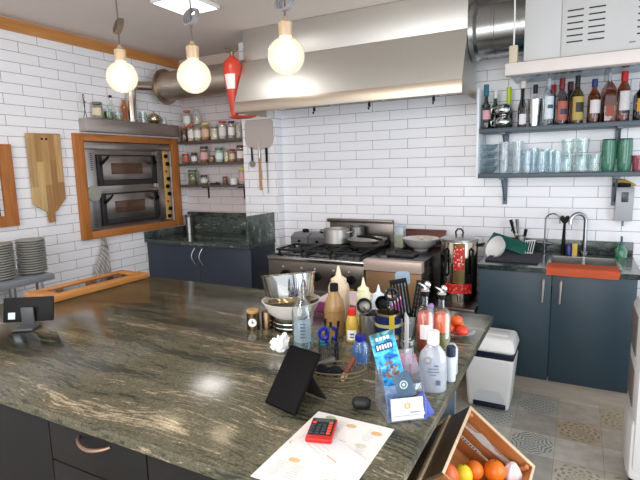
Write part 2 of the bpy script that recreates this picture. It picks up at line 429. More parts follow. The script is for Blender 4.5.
bm = B(); cyl(bm, .068, 0, .016, 36, bev=.004); cyl(bm, .05, .016, .02, 36)
bmesh.ops.rotate(bm, verts=bm.verts, cent=(0, 0, 0), matrix=Matrix.Rotation(PI/2, 3, 'Y')); obj('round_badge', bm, M('pale_metal_badge', (176, 172, 162), .4, .6, noise=.2, nscale=40), t, (.016, -.445, .322))
for (y0, y1, z0, z1) in ((-.375, .29, .385, .66), (-.365, .29, .035, .32)):
    bm = B()                                                     # dark door surround: sides and bottom bar
    lo(bm, (-.012, y0, z0), (.012, y0+.05, z1), .004); lo(bm, (-.012, y1-.05, z0), (.012, y1, z1), .004)
    lo(bm, (-.012, y0+.05, z0), (.016, y1-.05, z0+.05), .004); lo(bm, (-.012, y0+.05, z1-.014), (.01, y1-.05, z1), .003)
    d = obj('door', bm, OD, t)
    bm = B(); lo(bm, (-.01, y0+.05, z0+.05), (.006, y1-.05, z1-.014), .002)
    obj('door_panel', bm, OS, d)
    bm = B(); lo(bm, (.006, y0+.14, z0+.10), (.010, y1-.17, z1-.075), .002); obj('door_window', bm, M('brown_oven_window', (84, 62, 48), .15), d)
    for s, yy in ((1, y0+.03), (-1, y1-.03)):
        bm = B(); tube(bm, [(.012, yy, z1-.085), (.04, yy, z1-.07), (.055, yy+s*.03, z1-.04), (.06, yy+s*.05, z1-.015)], [.012, .014, .012, .009], 8)
        obj('handle', bm, BLACK, d)
bm = B(); lo(bm, (-.012, .30, .01), (.01, .38, .70), .003); obj('side_strip', bm, OS, t)
bm = B(); lo(bm, (-.012, .385, .015), (.013, .455, .70), .003); cp = obj('control_panel', bm, M('yellow_control_panel', (206, 168, 96), .45), t)
for k in range(9):
    bm = B()
    if k in (2, 6): cyl(bm, .014, 0, .006, 16)
    else: cyl(bm, .02, 0, .022, 16, bev=.003)
    bmesh.ops.rotate(bm, verts=bm.verts, cent=(0, 0, 0), matrix=Matrix.Rotation(PI/2, 3, 'Y'))
    obj('knob', bm, RED if k in (2, 6) else BLACK, cp, (.013, .42+(.012 if k % 2 else -.006), .05+.075*k))
# metal box over the oven
t = thing('extraction_box', 'long stainless steel box above the oven carrying jars', 'extraction box', (XL, -.58, 1.835))
bm = B(); lo(bm, (.001, -.53, 0), (.10, .53, .108), .004); obj('body', bm, steel('box_steel', (186, 178, 172), .4, (60, 2, 2)), t)
bm = B(); lo(bm, (.096, -.532, .098), (.104, .532, .110), .002); obj('rim', bm, STEEL, t)
# flue
t = thing('flue_pipe', 'slim shiny flue pipe bending from the steel box to the big duct', 'pipe', (-1.525, -.59, 1.9455))
bm = B(); pts = [(0, 0, 0), (0, 0, .2), (0, .005, .26)]
for k in range(1, 7):
    a = k*PI/12; pts.append((0.015*(1-math.cos(a)), .07*(1-math.cos(a)), .26+.07*math.sin(a)))
pts += [(.03, .15, .335), (.05, .20, .34)]
tube(bm, pts, .043, 20); obj('pipe', bm, steel('flue_metal', (214, 206, 196), .18, bump=0), t)
bm = B(); cyl(bm, .05, 0, .02, 24); obj('collar', bm, STEEL, t)
t = thing('exhaust_duct', 'wide round galvanised duct running left from the hood to the corner', 'duct', (-1.43, -.235, 2.295))
bm = B(); lathe(bm, [(0, 0), (.135, 0), (.135, .5), (.138, .502), (.138, .515), (.135, .517), (.135, 1.055), (0, 1.055)], 40, mat=Matrix.Rotation(PI/2, 4, 'Y'))
obj('duct', bm, steel('warm_galvanised', (206, 194, 182), .4, (2, 2, 2), .05), t)
bm = B(); lathe(bm, [(0, -.012), (.165, -.012), (.165, .0), (.137, .004), (.137, .0), (0, 0)], 40, mat=Matrix.Rotation(PI/2, 4, 'Y')); obj('end_flange', bm, steel('flange', (170, 150, 130), .35), t)

# things on the box
zb = 1.9465
def jar(loc, r, h, fill, lid, lab, cat='jar', group=None, label_col=None, full=.8, name='storage_jar', lidh=.02):
    t = thing(name, lab, cat, loc, rz=random.uniform(-.3, .3), group=group)
    bm = B(); lathe(bm, [(0, 0), (r*.92, 0), (r, .006), (r, h*.86), (r*.84, h*.93), (r*.84, h-.012), (0, h-.012)], 24); obj('glass', bm, GL, t)
    if fill:
        bm = B(); cyl(bm, r*.9, .005, h*full, 20, bev=.003); obj('contents', bm, M('contents_%d_%d_%d' % fill, fill, .7, noise=.35, nscale=90), t)
    if label_col:
        bm = B(); n = 14; z0, z1 = h*.22, h*.66; rr = r+.0006
        a0 = math.radians(-110); vs = []
        for k in range(n+1):
            a = a0+math.radians(110)*k/n; vs.append((bm.verts.new((rr*math.cos(a), rr*math.sin(a), z0)), bm.verts.new((rr*math.cos(a), rr*math.sin(a), z1))))
        for p_, q_ in zip(vs, vs[1:]): bm.faces.new((p_[0], q_[0], q_[1], p_[1]))
        obj('label', bm, M('jar_label_%d_%d_%d' % label_col, label_col, .6), t)
        t.rotation_euler = (0, 0, 0)
    if lid:
        bm = B(); cyl(bm, r*.9, h-.016, h-.016+lidh, 24, bev=.003); obj('lid', bm, M('lid_%d_%d_%d' % lid, lid, .4), t)
    return t
# wire stand
t = thing('wire_ornament', 'thin dark wire stand with a ring at the top, left end of the steel box', 'wire stand', (-1.53, -1.075, zb), rz=.6)
bm = B(); tube(bm, [(0, -.04, 0), (0, -.005, .06), (0, .012, .12), (0, -.01, .155)], .003, 8); tube(bm, [(0, .04, 0), (0, .005, .05), (0, -.012, .10), (0, -.012, .155)], .003, 8)
tube(bm, [(0, -.012+.018*math.cos(a), .172+.018*math.sin(a)) for a in [2*PI*k/16 for k in range(16)]], .003, 8, closed=True); tube(bm, [(0, -.05, .14), (0, .05, .135)], .002, 6)
obj('wire', bm, IRON, t)
jar((-1.53, -.955, zb), .046, .135, (168, 150, 140), (110, 120, 96), 'squat glass jar with green lid beside the wire stand', label_col=(222, 206, 176))
jar((-1.53, -.845, zb), .04, .10, (96, 120, 74), None, 'open glass jar of green herbs on the steel box', full=.7)
jar((-1.527, -.745, zb), .04, .09, (130, 150, 100), None, 'low glass jar of pale green herbs nearest the flue', full=.5)
t = thing('tall_bottle', 'tall clear bottle with dark stopper behind the herb jars', 'bottle', (-1.545, -.80, zb+.0))
bm = B(); lathe(bm, [(0, 0), (.03, 0), (.031, .12), (.012, .16), (.011, .20), (0, .20)], 20); obj('glass', bm, GL, t)
bm = B(); cyl(bm, .013, .195, .215, 16); obj('stopper', bm, BLACK, t)
t = thing('oil_carafe', 'amber oil bottle standing under the left bulb', 'bottle', (-1.53, -.672, zb))
bm = B(); lathe(bm, [(0, 0), (.03, 0), (.03, .11), (.02, .16), (.014, .19), (0, .19)], 20); obj('glass', bm, GLASS('amber_glass', (226, 178, 96)), t)
bm = B(); lathe(bm, [(0, .003), (.026, .003), (.026, .10), (0, .10)], 20); obj('oil', bm, M('amber_oil', (190, 136, 60), .3), t)
t = thing('drinking_glass', 'clear tumbler between the flue and the teapot', 'glass', (-1.53, -.46, zb))
bm = B(); lathe(bm, [(0, 0), (.03, 0), (.036, .10), (.034, .10), (.028, .006), (0, .006)], 24); obj('glass', bm, GL, t)
t = thing('teapot', 'round dull silver teapot on the right of the steel box', 'teapot', (-1.53, -.325, zb))
TP = steel('pewter', (186, 170, 146), .22, bump=0)
bm = B(); lathe(bm, [(0, 0), (.035, 0), (.055, .02), (.062, .05), (.05, .08), (.03, .088), (0, .088)], 28); obj('body', bm, TP, t)
bm = B(); lathe(bm, [(.032, .086), (.03, .092), (.012, .1), (.004, .102), (.008, .112), (.005, .12), (0, .121)], 20); obj('lid', bm, TP, t)
bm = B(); tube(bm, [(0, -.055, .03), (0, -.08, .045), (0, -.092, .08)], [.012, .009, .006], 10); obj('spout', bm, TP, t)
bm = B(); tube(bm, [(0, .05, .07), (0, .085, .075), (0, .09, .045), (0, .055, .025)], .005, 8); obj('handle', bm, TP, t)
jar((-1.53, -.20, zb), .028, .075, (220, 214, 200), None, 'small frosted cup right of the teapot', 'cup', full=.4, name='small_cup')

# cutting board
t = thing('cutting_board', 'striped light and dark wooden board hanging by its hole, handle down', 'cutting board', (XL+.012, -1.4435, 1.26), )
def strip_wood():
    m, nt, out = newmat('laminated_board_wood')
    tc = N(nt, 'ShaderNodeTexCoord').outputs['Object']; sp = N(nt, 'ShaderNodeSeparateXYZ', {0: tc})
    k = math_(nt, 'FLOOR', math_(nt, 'DIVIDE', math_(nt, 'ADD', sp.outputs[1], 1.0), .054))
    up = math_(nt, 'FLOOR', math_(nt, 'MULTIPLY', math_(nt, 'ADD', sp.outputs[2], math_(nt, 'MULTIPLY', k, .177)), 2.7))
    h = N(nt, 'ShaderNodeTexWhiteNoise', {0: N(nt, 'ShaderNodeCombineXYZ', {0: k, 1: up, 2: 3.0}).outputs[0]}, noise_dimensions='3D').outputs[0]
    col = ramp(nt, h, [(0, (170, 122, 72)), (.4, (190, 146, 92)), (.62, (222, 186, 128)), (1, (150, 104, 58))])
    mp = N(nt, 'ShaderNodeMapping', {0: tc, 'Scale': (20, 60, 4)}).outputs[0]
    nz = N(nt, 'ShaderNodeTexNoise', {'Vector': mp, 'Scale': 1.0, 'Detail': 4.0}).outputs[0]
    g = ramp(nt, nz, [(.3, (205, 200, 196)), (.7, (255, 255, 255))])
    c2 = N(nt, 'ShaderNodeMix', {0: .8, 6: col, 7: g}, data_type='RGBA', blend_type='MULTIPLY').outputs[2]
    p = N(nt, 'ShaderNodeBsdfPrincipled', {'Base Color': c2, 'Roughness': .5}); nt.links.new(p.outputs[0], out.inputs[0]); return m
ol = [(-.136, .54), (.136, .545), (.132, .03), (.055, -.055), (.03, -.07), (.026, -.148), (-.022, -.15), (-.028, -.065), (-.06, -.045), (-.132, .0)]
bm = B(); prism(bm, ol, 0, .02, YZ); obj('board', bm, strip_wood(), t)
bm = B(); cyl(bm, .009, .0, .004, 16, mat=Matrix.Rotation(PI/2, 4, 'Y')); cyl(bm, .009, 0, .004, 16, c=(0, .035, .0), mat=Matrix.Rotation(PI/2, 4, 'Y')); obj('hanging_hole', bm, BLACK, t, (.0185, -.02, .50))

# towel on the rail
t = thing('striped_towel', 'folded white tea towel with grey stripes hanging below the oven frame', 'towel', (XL+.036, -1.00, .925))
def towel_mat():
    m, nt, out = newmat('striped_cotton'); tc = N(nt, 'ShaderNodeTexCoord').outputs['Object']; sp = N(nt, 'ShaderNodeSeparateXYZ', {0: tc})
    s = math_(nt, 'SINE', math_(nt, 'MULTIPLY', math_(nt, 'ADD', sp.outputs[1], math_(nt, 'MULTIPLY', sp.outputs[2], .22)), 340.0))
    col = ramp(nt, s, [(.35, (226, 222, 220)), (.8, (160, 152, 154))])
    p = N(nt, 'ShaderNodeBsdfPrincipled', {'Base Color': col, 'Roughness': .9}); nt.links.new(p.outputs[0], out.inputs[0]); return m
bm = B(); grid = []
for i in range(17):
    v = i/16; row = []
    for k in range(15):
        u = k/14-.5; wid = .025+.125*min(1, v*1.2); x = .012+.012*math.sin(u*19+v*2)*(1-.3*v)+.01*v
        row.append(bm.verts.new((x, u*wid+(-.035+.02*u)*v+.01*math.sin(v*6), -v*.35+.03*abs(u)*v)))
    grid.append(row)
for a, b in zip(grid, grid[1:]):
    for k in range(14): bm.faces.new((a[k], a[k+1], b[k+1], b[k]))
bmesh.ops.solidify(bm, geom=bm.faces[:], thickness=.004)
obj('cloth', bm, towel_mat(), t)
bm = B(); tube(bm, [(-.0, 0, .0), (.01, 0, .0), (.016, 0, .012)], .003, 8); obj('hook', bm, STEEL, t)

# plate rack + plates
t = thing('steel_rack_table', 'low steel rack table holding the stacked plates', 'rack', (-1.35, -2.25, 0))
bm = B(); lo(bm, (-.2, -.52, .745), (.2, .52, .79), .004); obj('top', bm, M('rack_grey', (150, 154, 160), .4, .3), t)
for sx in (-.17, .17):
    for sy in (-.48, .42):
        bm = B(); lo(bm, (sx-.018, sy-.018, 0), (sx+.018, sy+.018, .745), .003); obj('leg', bm, STEEL, t)
bm = B(); lo(bm, (-.18, -.49, .25), (.18, .44, .28), .004); obj('lower_shelf', bm, STEEL, t)
PL1 = M('grey_glazed_stoneware', (150, 148, 142), .35, noise=.35, nscale=30)
def plate(loc, r=.094):
    bm = B(); lathe(bm, [(0, .0), (r*.62, .0), (r*.7, .003), (r*.97, .012), (r, .016), (r, .0195), (r*.98, .0215), (r*.92, .0195), (r*.68, .0075), (0, .006)], 40)
    return obj('dinner_plate', bm, PL1, None, loc)
p0 = None
for s, (x, y, lab) in enumerate(((-1.30, -1.79, 'grey stoneware plate in the nearer stack on the steel rack, beside the tiled wall'), (-1.30, -2.015, 'grey stoneware plate in the left-edge stack on the steel rack'))):
    for k in range(14):
        jx, jy = random.uniform(-.003, .003), random.uniform(-.003, .003); lc = (x+jx, y+jy, .7905+.0173*k)
        if p0 is None: p = p0 = plate(lc)
        else: p = p0.copy(); COL.objects.link(p); p.location = lc
        tag(p, lab, 'plate', 'plates in stack %s' % ('beside the tiled wall' if s == 0 else 'at the left edge'))

# ================================================================== ALCOVE
def curved_handle(parent, x, y, z0, z1, bow=.03, mat=None, side=0, name='handle'):
    bm = B(); n = 10
    tube(bm, [(x+side*bow*math.sin(PI*k/n), y-.006-.022*math.sin(PI*k/n), z0+(z1-z0)*k/n) for k in range(n+1)], .0055, 8)
    return obj(name, bm, mat or CHROME, parent)
t = thing('base_cabinet', 'navy two-door base cabinet in the alcove under the granite worktop', 'cabinet', (-.955, -.2, 0))
bm = B(); lo(bm, (-.62, -.265, .1), (.62, .09, .812)); obj('carcass', bm, NAVY, t)
bm = B(); lo(bm, (-.6, -.22, 0), (.6, .06, .1)); obj('plinth', bm, NAVY, t)
for a, b, hx, sd in ((-.618, .036, -.005, -1), (.04, .618, .085, -1)):
    bm = B(); lo(bm, (a, -.287, .105), (b, -.266, .808), .002); d = obj('door', bm, NAVY, t)
    curved_handle(d, hx, -.287, .635, .785, .022, side=-1)
bm = B(); prism(bm, [(-1.577, -.515), (-.33, -.515), (-.33, -.102), (-.657, -.102), (-.657, .118), (-1.577, .118)], .814, H)
tag(obj('granite_worktop', bm, GRD), 'dark green granite worktop on the navy alcove cabinet', 'worktop')
t = thing('granite_upstand', 'dark green granite upstand around the alcove worktop', 'upstand', (-1, 0, H))
bm = B(); lo(bm, (-.577, .098, .0005), (.343, .118, .212), .001); obj('back_panel', bm, GRI, t)
bm = B(); lo(bm, (.648, -.515, .0005), (.668, -.102, .25), .001); obj('side_panel', bm, GRI, t)
bm = B(); lo(bm, (-.577, -.515, .0005), (-.557, .097, .07), .001); obj('left_panel', bm, GRI, t)
t = thing('steel_canister', 'tall silver canister in the alcove corner of the worktop', 'canister', (-1.46, -.01, H+.0005))
bm = B(); lathe(bm, [(0, 0), (.036, 0), (.036, .165), (.03, .172), (0, .172)], 28); obj('body', bm, STEEL, t)
bm = B(); cyl(bm, .038, .168, .19, 28, bev=.004); obj('lid', bm, M('dark_steel_lid', (120, 114, 110), .35, .8), t)

for k, (z, nm) in enumerate(((1.785, 'top'), (1.565, 'middle'), (1.345, 'bottom'))):
    t = thing('jar_shelf', '%s dark alcove shelf of the three, holding jars' % nm, 'shelf', (-1.118, .05, z-.022), group='alcove shelves')
    bm = B(); lo(bm, (-.46, -.075, 0), (.462, .068, .022), .002); obj('board', bm, M('dark_shelf_board', (92, 78, 72), .5), t)
    for bx in ((-.16, .30) if k == 2 else ()):
        bm = B(); lo(bm, (bx-.006, .056, -.12), (bx+.006, .068, -.0005)); lo(bm, (bx-.006, -.03, -.012), (bx+.006, .056, -.0005)); obj('bracket', bm, IRON, t)
A1 = [(-1.50, .045, 0.150, (96, 52, 34), (200, 96, 58), None, 'dark spice jar with orange lid'),
      (-1.405, .04, 0.163, (206, 178, 150), (206, 84, 52), (236, 230, 224), 'white-labelled jar with orange lid'),
      (-1.315, .04, 0.163, (190, 166, 140), None, (238, 234, 228), 'white-labelled open jar'),
      (-1.215, .046, 0.170, (176, 116, 58), (224, 206, 96), (222, 180, 150), 'amber jar with yellow lid'),
      (-1.10, .045, 0.143, (222, 208, 182), (170, 160, 150), None, 'jar of pale flour with grey lid'),
      (-1.0, .042, 0.177, (206, 190, 176), (206, 62, 44), (226, 218, 214), 'jar with bright red lid'),
      (-.89, .036, 0.170, (186, 160, 140), (70, 62, 84), (244, 240, 240), 'narrow jar with violet lid and white label'),
      (-.795, .036, 0.163, (206, 186, 170), None, None, 'plain open glass jar')]
jt = []
for x, r, h, fl, ld, lb, lab in A1:
    jt.append(jar((x, .045, 1.7855), r, h, fl, ld, lab+' on the top alcove shelf', group='jars on the alcove shelves', label_col=lb))
jar((-1.45, .045, 1.9355), .04, .16, (214, 190, 170), (216, 96, 70), 'white-labelled jar with red lid stacked on other jars at the left', group='jars on the alcove shelves', label_col=(240, 236, 232))
jar((-1.315, .045, 1.9495), .036, .165, (216, 200, 170), None, 'tall clear jar stacked on the white-labelled open jar', group='jars on the alcove shelves', full=.5)
A2 = [(-1.50, .04, 0.096, (120, 130, 60), (196, 44, 36), (206, 92, 84), 'jar with red lid and green contents, leftmost'),
      (-1.385, .034, 0.102, (150, 130, 116), (36, 34, 36), (232, 228, 230), 'small jar with black lid'),
      (-1.25, .044, 0.160, (150, 92, 48), (70, 50, 40), (216, 170, 168), 'tall amber jar with pink label'),
      (-1.155, .03, 0.070, (160, 104, 50), (120, 84, 50), None, 'tiny amber jar'),
      (-1.055, .044, 0.141, (196, 204, 196), (60, 132, 84), (222, 232, 226), 'pale jar with green lid'),
      (-.965, .028, 0.128, (214, 190, 160), None, None, 'slim clear jar'),
      (-.895, .032, 0.122, (190, 116, 80), (170, 56, 50), (226, 200, 180), 'small jar with dull red lid'),
      (-.79, .044, 0.154, (150, 100, 84), (84, 52, 46), (236, 222, 220), 'tall jar with red patterned label')]
for x, r, h, fl, ld, lb, lab in A2:
    jar((x, .045, 1.5655), r, h, fl, ld, lab+' on the middle alcove shelf', group='jars on the alcove shelves', label_col=lb)
A3 = [(-1.42, .05, 0.150, (110, 110, 60), (44, 120, 78), None, 'large jar of olives with green lid'),
      (-1.27, .04, 0.094, (140, 124, 112), (48, 46, 44), (212, 206, 200), 'squat jar with black lid'),
      (-1.0, .028, 0.077, (120, 76, 48), (110, 72, 44), None, 'little brown jar')]
for x, r, h, fl, ld, lb, lab in A3:
    jar((x, .045, 1.3455), r, h, fl, ld, lab+' on the bottom alcove shelf', group='jars on the alcove shelves', label_col=lb)
jar((-.78, .045, 1.3455), .04, .155, (220, 180, 160), (222, 206, 60), 'tall jar with yellow lid and pink label at the end of the bottom shelf', group='jars on the alcove shelves', label_col=(226, 168, 176))
t = thing('white_cup', 'white enamel cup on the bottom alcove shelf', 'cup', (-.89, .045, 1.3455))
bm = B(); lathe(bm, [(0, 0), (.036, 0), (.042, .06), (.039, .06), (.034, .005), (0, .005)], 24); obj('cup', bm, WHITE, t)
bm = B(); cyl(bm, .038, .05, .055, 20); obj('contents', bm, M('dark_spice', (60, 56, 60), .6), t)
t = thing('small_dish', 'low dark dish with a spoon on the bottom alcove shelf', 'dish', (-1.12, .035, 1.3455))
bm = B(); lathe(bm, [(0, 0), (.045, 0), (.055, .018), (.052, .018), (.042, .004), (0, .004)], 24); obj('dish', bm, M('dark_dish', (60, 58, 60), .3), t)
bm = B(); tube(bm, [(-.02, 0, .012), (.05, -.01, .03)], .004, 8); sphere(bm, .015, (-.022, 0, .012), (1, .7, .4)); obj('spoon', bm, CHROME, t)

# pizza peel and knives on the pillar
PY = -.1045
t = thing('pizza_peel', 'round-edged aluminium pizza peel with wooden handle hanging head up on the tiled pillar', 'pizza peel', (-.465, PY, 1.30))
pk = []
def arc(cx, cy, r, a0, a1, n=8): return [(cx+r*math.cos(math.radians(a0+(a1-a0)*k/n)), cy+r*math.sin(math.radians(a0+(a1-a0)*k/n))) for k in range(n+1)]
pk = arc(-.155+.09, .37+.09, .09, 180, 255)+[(-.02, .365), (-.008, .34), (.008, .34), (.02, .365)]+arc(.155-.09, .37+.09, .09, -75, 0)+arc(.155-.03, .60, .03, 0, 90)+arc(-.155+.03, .60, .03, 90, 180)
bm = B(); prism(bm, pk, 0, .003, XZ); obj('blade', bm, M('peel_aluminium', (196, 186, 180), .4, .6), t)
bm = B(); tube(bm, [(0, -.004, .38), (0, -.006, .28)], .011, 10); tube(bm, [(0, -.006, .36), (0, -.006, .44)], [.012, .004], 8); obj('ferrule', bm, STEEL, t)
bm = B(); tube(bm, [(0, -.006, .29), (.003, -.006, .0)], [.011, .013], 12); obj('handle', bm, wood('peel_handle_wood', (196, 150, 96), (160, 112, 64), (20, 20, 3)), t)
t = thing('skimmer', 'small skimmer with black handle hanging left of the pizza peel', 'skimmer', (-.548, PY-.010, 1.50))
bm = B(); tube(bm, [(0, 0, .19), (.004, 0, .07)], [.007, .01], 10); obj('handle', bm, BLACK, t)
bm = B(); cyl(bm, .032, 0, .006, 24, mat=Matrix.Rotation(PI/2, 4, 'X')); obj('disc', bm, M('grey_metal_disc', (150, 146, 140), .4, .5), t, (.002, .003, .04))
t = thing('sharpening_steel', 'long thin sharpening steel with black handle right of the pizza peel', 'sharpening steel', (-.385, PY-.010, 1.27))
bm = B(); tube(bm, [(0, 0, .28), (0, 0, .41)], [.01, .012], 10); obj('handle', bm, BLACK, t)
bm = B(); tube(bm, [(0, 0, .28), (.003, 0, 0)], [.005, .003], 8); obj('rod', bm, STEELD, t)

# fire extinguisher tucked behind the left end of the hood
t = thing('fire_extinguisher', 'red fire extinguisher hanging on the pillar beside the hood', 'fire extinguisher', (-.452, -.465, 1.92))
bm = B(); lathe(bm, [(0, .02), (.03, .02), (.036, .06), (.055, .20), (.076, .34), (.079, .41), (.068, .455), (.03, .485), (.02, .5), (0, .5)], 32); obj('cylinder', bm, M('extinguisher_red', (206, 66, 44), .35), t)
bm = B(); cyl(bm, .018, .495, .53, 16); lo(bm, (-.05, -.012, .53), (.045, .012, .545), .003); tube(bm, [(.04, 0, .535), (-.055, -.01, .565)], .006, 8); obj('valve', bm, M('brass_grey', (130, 122, 100), .35, .7), t)
bm = B(); n = 10; rr = .089; vs = []
for k in range(n+1):
    a = math.radians(-110+70*k/n); vs.append([bm.verts.new((r_*math.cos(a), r_*math.sin(a), z_)) for r_, z_ in ((.0610, .23), (.0790, .345))])
for p_, q_ in zip(vs, vs[1:]): bm.faces.new((p_[0], q_[0], q_[1], p_[1]))
obj('label', bm, PAPER, t)
bm = B(); lathe(bm, [(0, .0), (.06, .0), (.10, .012), (.105, .02), (.06, .024), (0, .024)], 28, c=(.085, 0, -.012), sx=1.25, sy=.7); obj('nozzle_horn', bm, M('horn_red', (206, 72, 48), .4), t)
# ================================================================== HOOD
t = thing('extractor_hood', 'big stainless steel extractor hood over the cooking range', 'extractor hood', (.535, -.105, 1.945))
hx = .905
bm = B(); lo(bm, (-hx, -.315, .425), (hx, 0, .672), .002); obj('upper_box', bm, STEELH, t)
bm = B(); prism(bm, [(0, .424), (-.315, .424), (-.462, .085), (-.462, .06), (0, .06)], -hx, hx, YZ); obj('canopy', bm, STEELH, t)
bm = B(); lo(bm, (-hx-.002, -.467, 0), (hx+.002, -.4625, .085), .0015); lo(bm, (-hx-.002, -.462, 0), (-hx, -.005, .06)); lo(bm, (hx, -.462, 0), (hx+.002, -.005, .06)); lo(bm, (-hx, -.4625, 0), (hx, -.44, .004))
obj('front_lip', bm, steel('lip_steel', (204, 190, 172), .32, (60, 2, 2), .02), t)
bm = B(); tube(bm, [(-hx+.05, -.43, .015), (hx-.05, -.43, .015)], .005, 8); obj('utensil_rail', bm, STEELD, t)
for x in (-.19, .255, .715):
    bm = B(); tube(bm, [(x, -.43, .02), (x, -.43, -.03), (x, -.442, -.055), (x, -.455, -.045)], .0045, 8); cyl(bm, .01, -.035, -.01, 10, c=(x, -.43, 0)); obj('hook', bm, BLACK, t)
for x in (-.45, 0, .45):
    bm = B(); lo(bm, (x-.21, -.40, .045), (x+.21, -.06, .058)); obj('grease_filter', bm, STEELD, t)
# duct to the right and extractor unit on its bracket beam
t = thing('exhaust_duct', 'wide shiny round duct between the hood and the white extractor unit', 'duct', (1.446, -.27, 2.37))
bm = B(); lathe(bm, [(0, 0), (.185, 0), (.185, .03), (.165, .05), (.165, .14), (.168, .143), (.168, .155), (.165, .158), (.165, .352), (0, .352)], 40, mat=Matrix.Rotation(PI/2, 4, 'Y'))
obj('duct', bm, GALV, t)
t = thing('extractor_unit', 'large white metal extractor unit with black vent slots at the top right', 'extractor unit', (2.4, -.3, 2.09))
UW = M('unit_white', (190, 190, 190), .5)
bm = B(); lo(bm, (-.60, -.25, 0), (.8, .24, .525), .004); obj('body', bm, UW, t)
bm = B(); lo(bm, (-.598, -.256, .005), (-.402, -.2505, .52), .001); lo(bm, (-.398, -.256, .005), (.8, -.2505, .52), .001); obj('front_panel', bm, UW, t)
vm = M('vent_black', (20, 20, 22), .6)
for cx in (-.33, -.222, 0.015, .123, .33, .438):
    bm = B()
    for k in range(6): box(bm, (cx, -.2565, .255-.0345*k), (.082, .003, .0075), .001)
    obj('vent', bm, vm, t)
bm = B(); box(bm, (-.045, -.258, .042), (.03, .004, .006)); obj('latch', bm, STEELD, t)
t = thing('support_beam', 'white bracket beam under the extractor unit', 'beam', (2.4, -.3, 2.018))
bm = B(); lo(bm, (-.70, -.28, 0), (.8, -.20, .07), .003); obj('beam', bm, M('beam_white', (216, 208, 204), .5), t)
bm = B(); lo(bm, (-.70, -.199, .03), (.8, .295, .069), .002); obj('support_plate', bm, steel('blue_grey_plate', (92, 128, 146), .22, (30, 2, 2)), t)
t = thing('junction_box', 'small beige cable box on the end of the white beam', 'junction box', (1.742, -.545, 2.0885))
bm = B(); lo(bm, (-.024, -.02, 0), (.024, .02, .105), .004); obj('box', bm, M('beige_plastic', (196, 184, 160), .5), t)
bm = B(); tube(bm, [(0, 0, .10), (.0, 0, .3), (-.008, 0, .53)], .005, 8); obj('cable', bm, WHITE, t)

# ================================================================== COOKING RANGE
t = thing('gas_range', 'stainless gas range with black burner grates and front knobs', 'range', (.405, -.37, 0))
RS = steel('range_steel', (132, 122, 114), .36, (60, 2, 2))
bm = B(); lo(bm, (-.405, -.33, .12), (.405, .35, .80), .003); obj('body', bm, RS, t)
bm = B(); lo(bm, (-.405, -.345, .60), (.405, -.331, .785), .003); obj('front_panel', bm, RS, t)
bm = B(); lo(bm, (-.408, -.355, .79), (.41, .35, .82), .006); obj('cooktop', bm, steel('cooktop_edge_steel', (176, 174, 170), .22, (60, 2, 2)), t)
bm = B(); lo(bm, (-.37, -.30, .8205), (.37, .33, .828), .003); obj('burner_tray', bm, M('black_enamel', (20, 19, 19), .25), t)
for ix in range(3):
    for iy in ((0, 1) if ix else (0,)):
        cx, cy = -.25+.25*ix, -.145+.32*iy
        bm = B(); cyl(bm, .05, .828, .842, 24, c=(cx, cy, 0), bev=.003); cyl(bm, .032, .842, .852, 20, c=(cx, cy, 0), bev=.002); b = obj('burner', bm, IRON, t)
        bm = B()
        for s in (-1, 1):
            lo(bm, (cx-.115, cy+s*.14-.006, .85), (cx+.115, cy+s*.14+.006, .868), .002); lo(bm, (cx+s*.109-.006, cy-.134, .85), (cx+s*.109+.006, cy+.134, .868), .002)
            lo(bm, (cx+s*.1-.007, cy+s*.12-.007, .828), (cx+s*.1+.007, cy+s*.12+.007, .85)); lo(bm, (cx+s*.1-.007, cy-s*.12-.007, .828), (cx+s*.1+.007, cy-s*.12+.007, .85))
        for k in range(8):
            a = k*PI/4+PI/8; L0, L1 = .035, .125
            box(bm, (cx+.5*(L0+L1)*math.cos(a)*.8, cy+.5*(L0+L1)*math.sin(a), .862), ((L1-L0)*.9, .008, .012), rot=Matrix.Rotation(a, 3, 'Z')) if False else tube(bm, [(cx+L0*math.cos(a), cy+L0*math.sin(a), .862), (cx+min(.108, L1)*math.cos(a), cy+L1*math.sin(a), .862)], .005, 6)
        obj('grate', bm, IRON, t)
for x in (-.25, -.085, .03, .185, .31):
    bm = B(); cyl(bm, .031, 0, .03, 24, bev=.004); box(bm, (0, 0, .034), (.012, .056, .014), .002)
    bmesh.ops.rotate(bm, verts=bm.verts, cent=(0, 0, 0), matrix=Matrix.Rotation(PI/2, 3, 'X')); k = obj('knob', bm, BLACK, t, (x, -.346, .685))
    bm = B(); cyl(bm, .007, 0, .003, 12); bmesh.ops.rotate(bm, verts=bm.verts, cent=(0, 0, 0), matrix=Matrix.Rotation(PI/2, 3, 'X')); obj('indicator', bm, M('indicator_cream', (206, 196, 170), .4), k, (-.02, .001, .055))
bm = B(); lo(bm, (-.36, -.35, .17), (.36, -.331, .575), .004); d = obj('oven_door', bm, RS, t)
bm = B(); tube(bm, [(-.3, -.35, .54), (-.3, -.385, .54), (.3, -.385, .54), (.3, -.35, .54)], .01, 8); obj('handle', bm, STEEL, d)
bm = B(); box(bm, (.29, -.349, .60), (.075, .006, .03), .002); obj('brass_plate', bm, M('brass_plate', (186, 150, 70), .35, .7), t)
for sx in (-.36, .36):
    for sy in (-.28, .28):
        bm = B(); cyl(bm, .022, 0, .12, 16, c=(sx, sy, 0)); obj('foot', bm, STEELD, t)
bm = B(); lo(bm, (-.20, .335, .82), (.385, .349, 1.035), .002); lo(bm, (-.215, .30, 1.02), (.388, .349, 1.048), .003); obj('backguard', bm, steel('backguard_steel', (120, 112, 106), .3, (60, 2, 2)), t)

